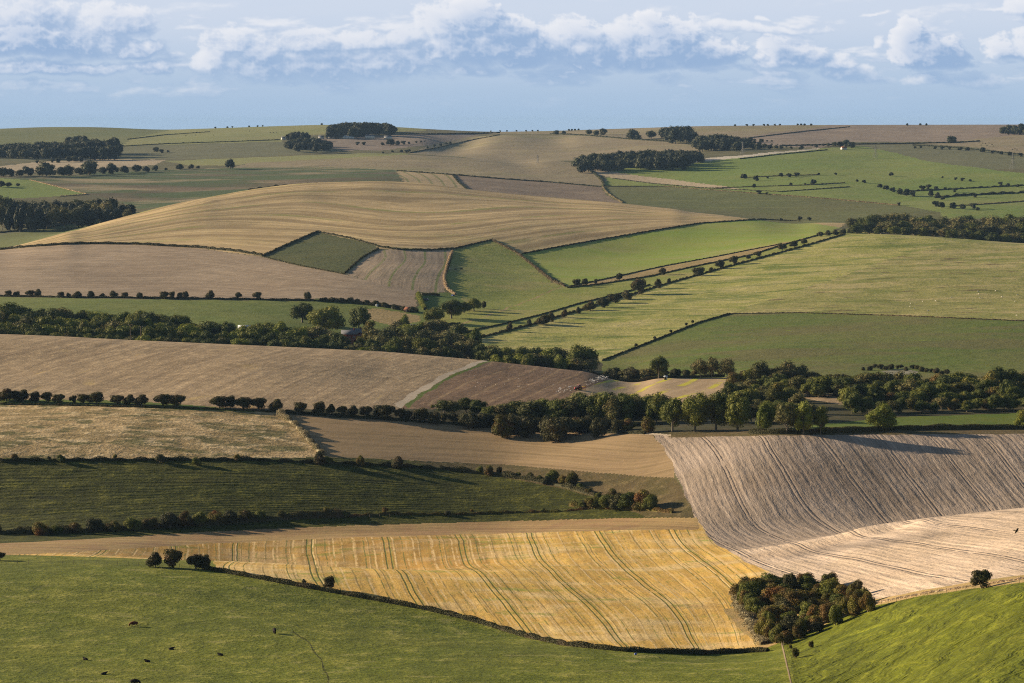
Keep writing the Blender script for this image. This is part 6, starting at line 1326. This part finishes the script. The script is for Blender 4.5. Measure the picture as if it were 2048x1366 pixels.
def car(u, v, rz, mat, label, dmin=1430, sc=1.0):
    x, y = ground_at(u, v, dmin)
    t = empty('parked_car', (x, y, height(x, y)), rz, label, 'car'); t.scale = (sc, sc, sc)
    part('body', [box(0, 0, 0.55, 4.2, 1.75, 0.55, 0.95), box(1.45, 0, 0.72, 1.1, 1.6, 0.25, 0.9)], M[mat], t)
    part('windows', [box(-0.25, 0, 1.08, 2.5, 1.55, 0.5, 0.82)], M['glass'], t)
    part('roof', [box(-0.25, 0, 1.36, 1.9, 1.25, 0.06)], M[mat], t)
    for sx in (-1, 1):
        for sy in (-1, 1): part('wheel', [wheel(sx * 1.3, sy * 0.82, 0.32, 0.32, 0.2, 12)], M['tyre'], t)
car(705, 605, 0.3, 'red', 'bright red car parked by the thick meadow hedge', 1550, 1.1)
car(664, 603, 0.2, 'green', 'pale green car parked near the left end of the thick hedge', 1550)
car(851, 601, 2.8, 'navy', 'dark blue car on the lawn of the hedged garden', 1500, 1.3)
car(906, 592, 1.9, 'blue', 'blue car at the back of the hedged garden', 1500)
car(888, 647, 0.5, 'red', 'red car half hidden under the garden trees', 1430, 1.1)

def building(name, x, y, L, Wd, h, rh, rz, wall, roof, label, windows=3, door=True, chimney=False, cat='building'):
    t = empty(name, (x, y, height(x, y) - 0.3), rz, label, cat)
    w = part('wall', [box(0, 0, h / 2, L, Wd, h)], M[wall], t)
    gv = [(-L / 2, -Wd / 2, h), (-L / 2, Wd / 2, h), (-L / 2, 0, h + rh - 0.05), (L / 2, -Wd / 2, h), (L / 2, Wd / 2, h), (L / 2, 0, h + rh - 0.05)]
    part('gable', [(gv, [(0, 2, 1), (3, 4, 5)])], M[wall], t)
    o = 0.35; th_ = 0.18
    rv = []
    for dz in (0, th_):
        rv += [(-L / 2 - o, -Wd / 2 - o, h - 0.15 + dz), (L / 2 + o, -Wd / 2 - o, h - 0.15 + dz), (L / 2 + o, 0, h + rh + dz), (-L / 2 - o, 0, h + rh + dz), (L / 2 + o, Wd / 2 + o, h - 0.15 + dz), (-L / 2 - o, Wd / 2 + o, h - 0.15 + dz)]
    rf = part('roof', [(rv, [(6, 7, 8, 9), (9, 8, 10, 11), (0, 3, 2, 1), (3, 5, 4, 2), (0, 1, 7, 6), (4, 5, 11, 10), (1, 2, 8, 7), (2, 4, 10, 8), (5, 3, 9, 11), (3, 0, 6, 9)])], M[roof], t)
    if chimney: part('chimney', [box(L * 0.3, 0, h + rh + 0.5, 0.8, 0.7, 1.8)], M['brick'], rf)
    for i in range(windows):
        xx = -L / 2 + L * (i + 1) / (windows + 1)
        f = part('window', [box(xx, -Wd / 2 - 0.01, h * 0.55, min(1.3, L / 7), 0.08, 1.3)], M['white'], t); part('pane', [box(xx, -Wd / 2 - 0.05, h * 0.55, min(1.1, L / 7.5), 0.06, 1.1)], M['glass'], f)
    if door: part('door', [box(-L * 0.42, -Wd / 2 - 0.03, 1.1, 1.0, 0.1, 2.1)], M['darkwood'], t)
    return t
def bld(u, v, D, *a, **k):
    x, y = at_dist(u, D) if v is None else ground_at(u, v, D)
    return building(a[0], x, y, *a[1:], **k)
def at_top(u, vtop, D0, hh):
    """place at distance near D0 so that a thing hh high shows its top at row vtop"""
    _, sl = ray(u, vtop); best = None
    for D in np.linspace(D0 * 0.93, D0 * 1.07, 81):
        x, y = at_dist(u, D); e = abs(sl * D + CZ - height(x, y) - hh)
        if best is None or e < best[0]: best = (e, x, y)
    return best[1], best[2]
x, y = at_top(699, 659, 1540, 7.6); building('farmhouse', x, y, 11, 7, 5.0, 2.6, 0.1, 'brick', 'slate', 'red brick farmhouse with grey slate roof among the valley trees', 3, True, True, 'house')
x, y = at_top(714, 657, 1565, 7.6); building('farmhouse', x, y, 9, 7, 5.0, 2.6, 0.1, 'brick', 'slate', 'red brick house wing right of the farmhouse in the trees', 2, False, True, 'house')
x, y = at_top(697, 675, 1490, 4.5); building('outbuilding', x, y, 7, 4, 2.4, 1.5, 0.05, 'brick', 'tile', 'low outbuilding with clay tile roof in front of the farmhouse', 2)
x, y = at_top(822, 648, 1590, 6); building('cottage', x, y, 11, 6, 3.5, 2.5, 0.0, 'brick', 'slate', 'cottage showing only its slate roof right of the farmhouse', 2, cat='house')
x, y = at_top(608, 664, 1510, 5); building('barn', x, y, 14, 8, 3.0, 2.0, 0.15, 'plaster', 'tin', 'pale roofed barn between trees left of the farmhouse', 2)
x, y = at_top(490, 650, 1560, 5); building('shed', x, y, 9, 6, 3.0, 2.0, 0.1, 'white', 'film', 'white roofed shed among the trees of the left valley wood', 1)
bld(816, 624, 1500, 'garden_shed', 4.5, 4.0, 2.4, 1.6, -0.6, 'darkwood', 'tile', 'small dark wooden shed below the thick meadow hedge', 1, True)
bld(754, 613, 1500, 'beehive', 1.6, 1.6, 1.2, 0.5, 0, 'white', 'tin', 'white box hive by the thick meadow hedge, left one', 0, False, cat='hive')
bld(786, 618, 1500, 'beehive', 1.6, 1.6, 1.2, 0.5, 0, 'white', 'tin', 'white box hive by the thick meadow hedge, right one', 0, False, cat='hive')
for u, vt, lb in ((1308, 747, 'white hut in the shelter belt left of its twin'), (1332, 751, 'white hut in the shelter belt right of its twin')):
    x, y = at_top(u, vt, 1318, 2.5); building('signal_hut', x, y, 1.5, 1.5, 2.1, 0.4, 0.2, 'plaster', 'tin', lb, 1, cat='hut')
# far farm
for (u, vt, L, W2, h, rh, wl, rf, lb, nm) in [(668, 264, 22, 14, 4, 3, 'plaster', 'tin', 'pale barn at the left of the far farmyard', 'barn'), (686, 265, 20, 14, 4, 3, 'plaster', 'tin', 'pale barn in the middle of the far farmyard', 'barn'), (700, 268, 24, 12, 3.5, 2.5, 'white', 'tin', 'long white shed at the right of the far farmyard', 'shed'), (646, 269, 12, 9, 4, 3, 'plaster', 'slate', 'small house left of the far farm barns', 'farmhouse'), (742, 256, 20, 9, 6, 3, 'plaster', 'slate', 'long white farmhouse against the dark copse', 'farmhouse'), (778, 260, 17, 9, 3.5, 3, 'plaster', 'slate', 'low slate roofed house right of the long white farmhouse', 'farmhouse'), (571, 273, 9, 7, 4, 3, 'white', 'slate', 'little white house at the left end of the far farm', 'cottage'), (1682, 293, 10, 7, 3, 3, 'white', 'tile', 'little red roofed house on the far right ridge', 'cottage')]:
    x, y = at_top(u, vt, 4700 if u < 1000 else 4350, h + rh); building(nm, x, y, L, W2, h, rh, RNG.uniform(-0.2, 0.3), wl, rf, lb, 3, False, False, 'house' if nm in ('farmhouse', 'cottage') else nm)
# pylons
def pylon(u, vt, D0, H_, label):
    x, y = at_top(u, vt, D0, H_)
    t = empty('electricity_pylon', (x, y, height(x, y)), 0.5, label, 'pylon')
    b, w = H_ * 0.14, H_ * 0.02; P = []
    lv = [0, 0.2, 0.38, 0.54, 0.68, 0.8, 0.9, 1.0]; wd = [b + (w - b) * min(1, l / 0.75) for l in lv]
    for i in range(len(lv) - 1):
        c0 = [(sx * wd[i], sy * wd[i], lv[i] * H_) for sx, sy in ((-1, -1), (1, -1), (1, 1), (-1, 1))]; c1 = [(sx * wd[i + 1], sy * wd[i + 1], lv[i + 1] * H_) for sx, sy in ((-1, -1), (1, -1), (1, 1), (-1, 1))]
        for k in range(4):
            P.append(bar(c0[k], c1[k], 0.14, 4)); P.append(bar(c0[k], c1[(k + 1) % 4], 0.08, 4)); P.append(bar(c0[(k + 1) % 4], c1[k], 0.08, 4))
    part('lattice', P, M['steel'], t)
    for z, a in ((0.68, 0.17), (0.80, 0.21), (0.90, 0.15)):
        part('cross_arm', [bar((-a * H_, 0, z * H_), (a * H_, 0, z * H_), 0.12, 4), bar((-a * H_, 0, z * H_), (0, 0, (z + 0.05) * H_), 0.08, 4), bar((a * H_, 0, z * H_), (0, 0, (z + 0.05) * H_), 0.08, 4)], M['steel'], t)
pylon(1745, 290, 4100, 24, 'lattice pylon on the big bright green far pasture'); pylon(1482, 283, 4300, 24, 'lattice pylon before the long dark wood on the far slope'); pylon(2018, 306, 3900, 28, 'lattice pylon near the right edge of the far fields'); pylon(1075, 310, 4150, 14, 'small lattice pylon below the far knoll')
# telecom mast and poles
x, y = at_top(2009, 430, 2500, 22); t = empty('telecom_mast', (x, y, height(x, y)), 0, 'pale telecom mast rising from the wood behind the down', 'mast')
part('pole', [tube([(0, 0, 0), (0, 0, 22)], [0.7, 0.5], 8)], M['white'], t); part('antenna', [box(sx * 0.9, sy * 0.6, 20.3, 0.7, 0.4, 2.4) for sx, sy in ((-1, 0), (1, 0), (0.4, 1.3))], M['white'], t); part('platform', [box(0, 0, 19, 2.6, 2.6, 0.2)], M['steel'], t)
x, y = at_top(1982, 462, 2395, 9); t = empty('lamp_post', (x, y, height(x, y)), 0, 'short white post in front of the wood behind the down', 'post'); part('pole', [tube([(0, 0, 0), (0, 0, 9)], [0.3, 0.25], 6)], M['white'], t); part('lamp_head', [box(0.6, 0, 9, 1.6, 0.5, 0.4)], M['white'], t)
for u, vt, lb in ((261, 648, 'plain wooden power pole in the left valley wood'), (282, 652, 'power pole with cross arm right of the plain pole')):
    x, y = at_top(u, vt, 1450, 12); t = empty('power_pole', (x, y, height(x, y)), 0.2, lb, 'pole')
    part('pole', [tube([(0, 0, 0), (0, 0, 12)], [0.22, 0.16], 6)], M['wood'], t); part('cross_arm', [box(0, 0, 11.5, 2.6, 0.2, 0.22)], M['wood'], t); part('insulator', [box(q, 0, 11.8, 0.15, 0.15, 0.35) for q in (-1.1, 0, 1.1)], M['white'], t)
# fences
def fence(line, step_m, label, dmin=300, hgt=1.25, r=0.06, mat='wood'):
    L = np.array(line, float); d = np.concatenate([[0], np.cumsum(np.hypot(*np.diff(L, axis=0).T))])
    G = np.array([ground_at(np.interp(s, d, L[:, 0]), np.interp(s, d, L[:, 1]), dmin) for s in np.linspace(0, d[-1], 60)])
    seg = np.concatenate([[0], np.cumsum(np.hypot(*np.diff(G, axis=0).T))]); n = min(100, int(seg[-1] / step_m) + 1)
    q = np.linspace(0, seg[-1], n); X = np.interp(q, seg, G[:, 0]); Y = np.interp(q, seg, G[:, 1]); Z = np.array([height(a, b) for a, b in zip(X, Y)])
    t = empty('wire_fence', (X[0], Y[0], Z[0]), 0, label, 'fence')
    for i in range(n):
        a, b = RNG.uniform(-.05, .05), RNG.uniform(-.05, .05); x0, y0, z0 = X[i] - X[0], Y[i] - Y[0], Z[i] - Z[0]
        part('post', [tube([(x0, y0, z0 - 0.2), (x0 + a, y0 + b, z0 + hgt)], [r, r * 0.9], 5)], M[mat], t)
    wires = []
    for hz in (0.45, 0.8, 1.12):
        pth = [(X[i] - X[0], Y[i] - Y[0], Z[i] - Z[0] + hz * hgt / 1.25) for i in range(n)]
        wires.append(tube(pth, [0.014] * n, 3))
    part('wire', wires, M['steel'], t)
fence([(-10, 1128), (200, 1129), (300, 1132), (430, 1140), (520, 1157), (640, 1180)], 3.4, 'post and wire fence over the crest of the grazed dome', 500)
fence([(1560, 1288), (1640, 1253), (1690, 1233), (1740, 1214), (1850, 1192), (1950, 1178), (2060, 1163)], 3.2, 'post and wire fence between ploughland and bright green hillside', 420)
fence([(1563, 1290), (1568, 1310), (1575, 1340), (1583, 1375)], 1.3, 'short pale fence running down to the bottom edge', 420, 1.3, 0.09)
fence([(400, 1056), (500, 1048), (600, 1040), (700, 1036), (800, 1033)], 4.0, 'thin fence in front of the thick hedge', 780, 1.3, 0.07, 'wood')
# feed tubs
for u, v, mk, lb in ((818, 1212, 'yellow', 'yellow feed tub beside the dark hedge bank'), (1271, 1310, 'blue', 'blue feed tub beside the dark hedge bank')):
    x, y = ground_at(u, v, 450); t = empty('feed_tub', (x, y, height(x, y) + 0.02), 0, lb, 'tub')
    n = 14; V, Fq = tube([(0, 0, 0), (0, 0, 0.42), (0, 0, 0.44), (0, 0, 0.1)], [0.28, 0.36, 0.32, 0.27], n); part('tub', [(V, Fq)], M[mk], t); part('rim', [tube([(0, 0, 0.42), (0, 0, 0.47)], [0.39, 0.39], n)], M[mk], t)
x, y = ground_at(30, 667, 1150); t = empty('field_gate', (x, y, height(x, y)), 0.2, 'pale field gate on the path at the far left of the brow', 'gate')
part('gate_post', [box(-1.8, 0, 0.7, 0.2, 0.2, 1.5)], M['wood'], t); part('gate_post', [box(1.8, 0, 0.7, 0.2, 0.2, 1.5)], M['wood'], t); part('gate_bars', [box(0, 0, 0.3 + 0.24 * k, 3.4, 0.06, 0.1) for k in range(5)] + [bar((-1.6, 0, 0.3), (1.6, 0, 1.25), 0.04, 4)], M['white'], t)

# ------------------------------------------------------------------ haze of the air
def build_haze():
    m = bpy.data.materials.new('haze'); m.use_nodes = True
    T = NT(m.node_tree); T.n.clear()
    out = T.node('ShaderNodeOutputMaterial'); v = T.node('ShaderNodeVolumePrincipled')
    v.inputs['Color'].default_value = (0.38, 0.62, 1.0, 1); v.inputs['Density'].default_value = 1.8e-5; v.inputs['Anisotropy'].default_value = 0.0
    T.put(out.inputs['Volume'], v.outputs[0])
    x0, x1, y0, y1, z0, z1 = -25000, 25000, -300, 30200, CZ - 230, CZ + 25
    V = [(x, y, z) for x in (x0, x1) for y in (y0, y1) for z in (z0, z1)]
    Fq = [(0, 1, 3, 2), (4, 6, 7, 5), (0, 4, 5, 1), (2, 3, 7, 6), (0, 2, 6, 4), (1, 5, 7, 3)]
    tag(mesh_np('haze', V, np.array(Fq), m), 'thin blue haze lying over the far fields', 'haze', kind='stuff')
build_haze()
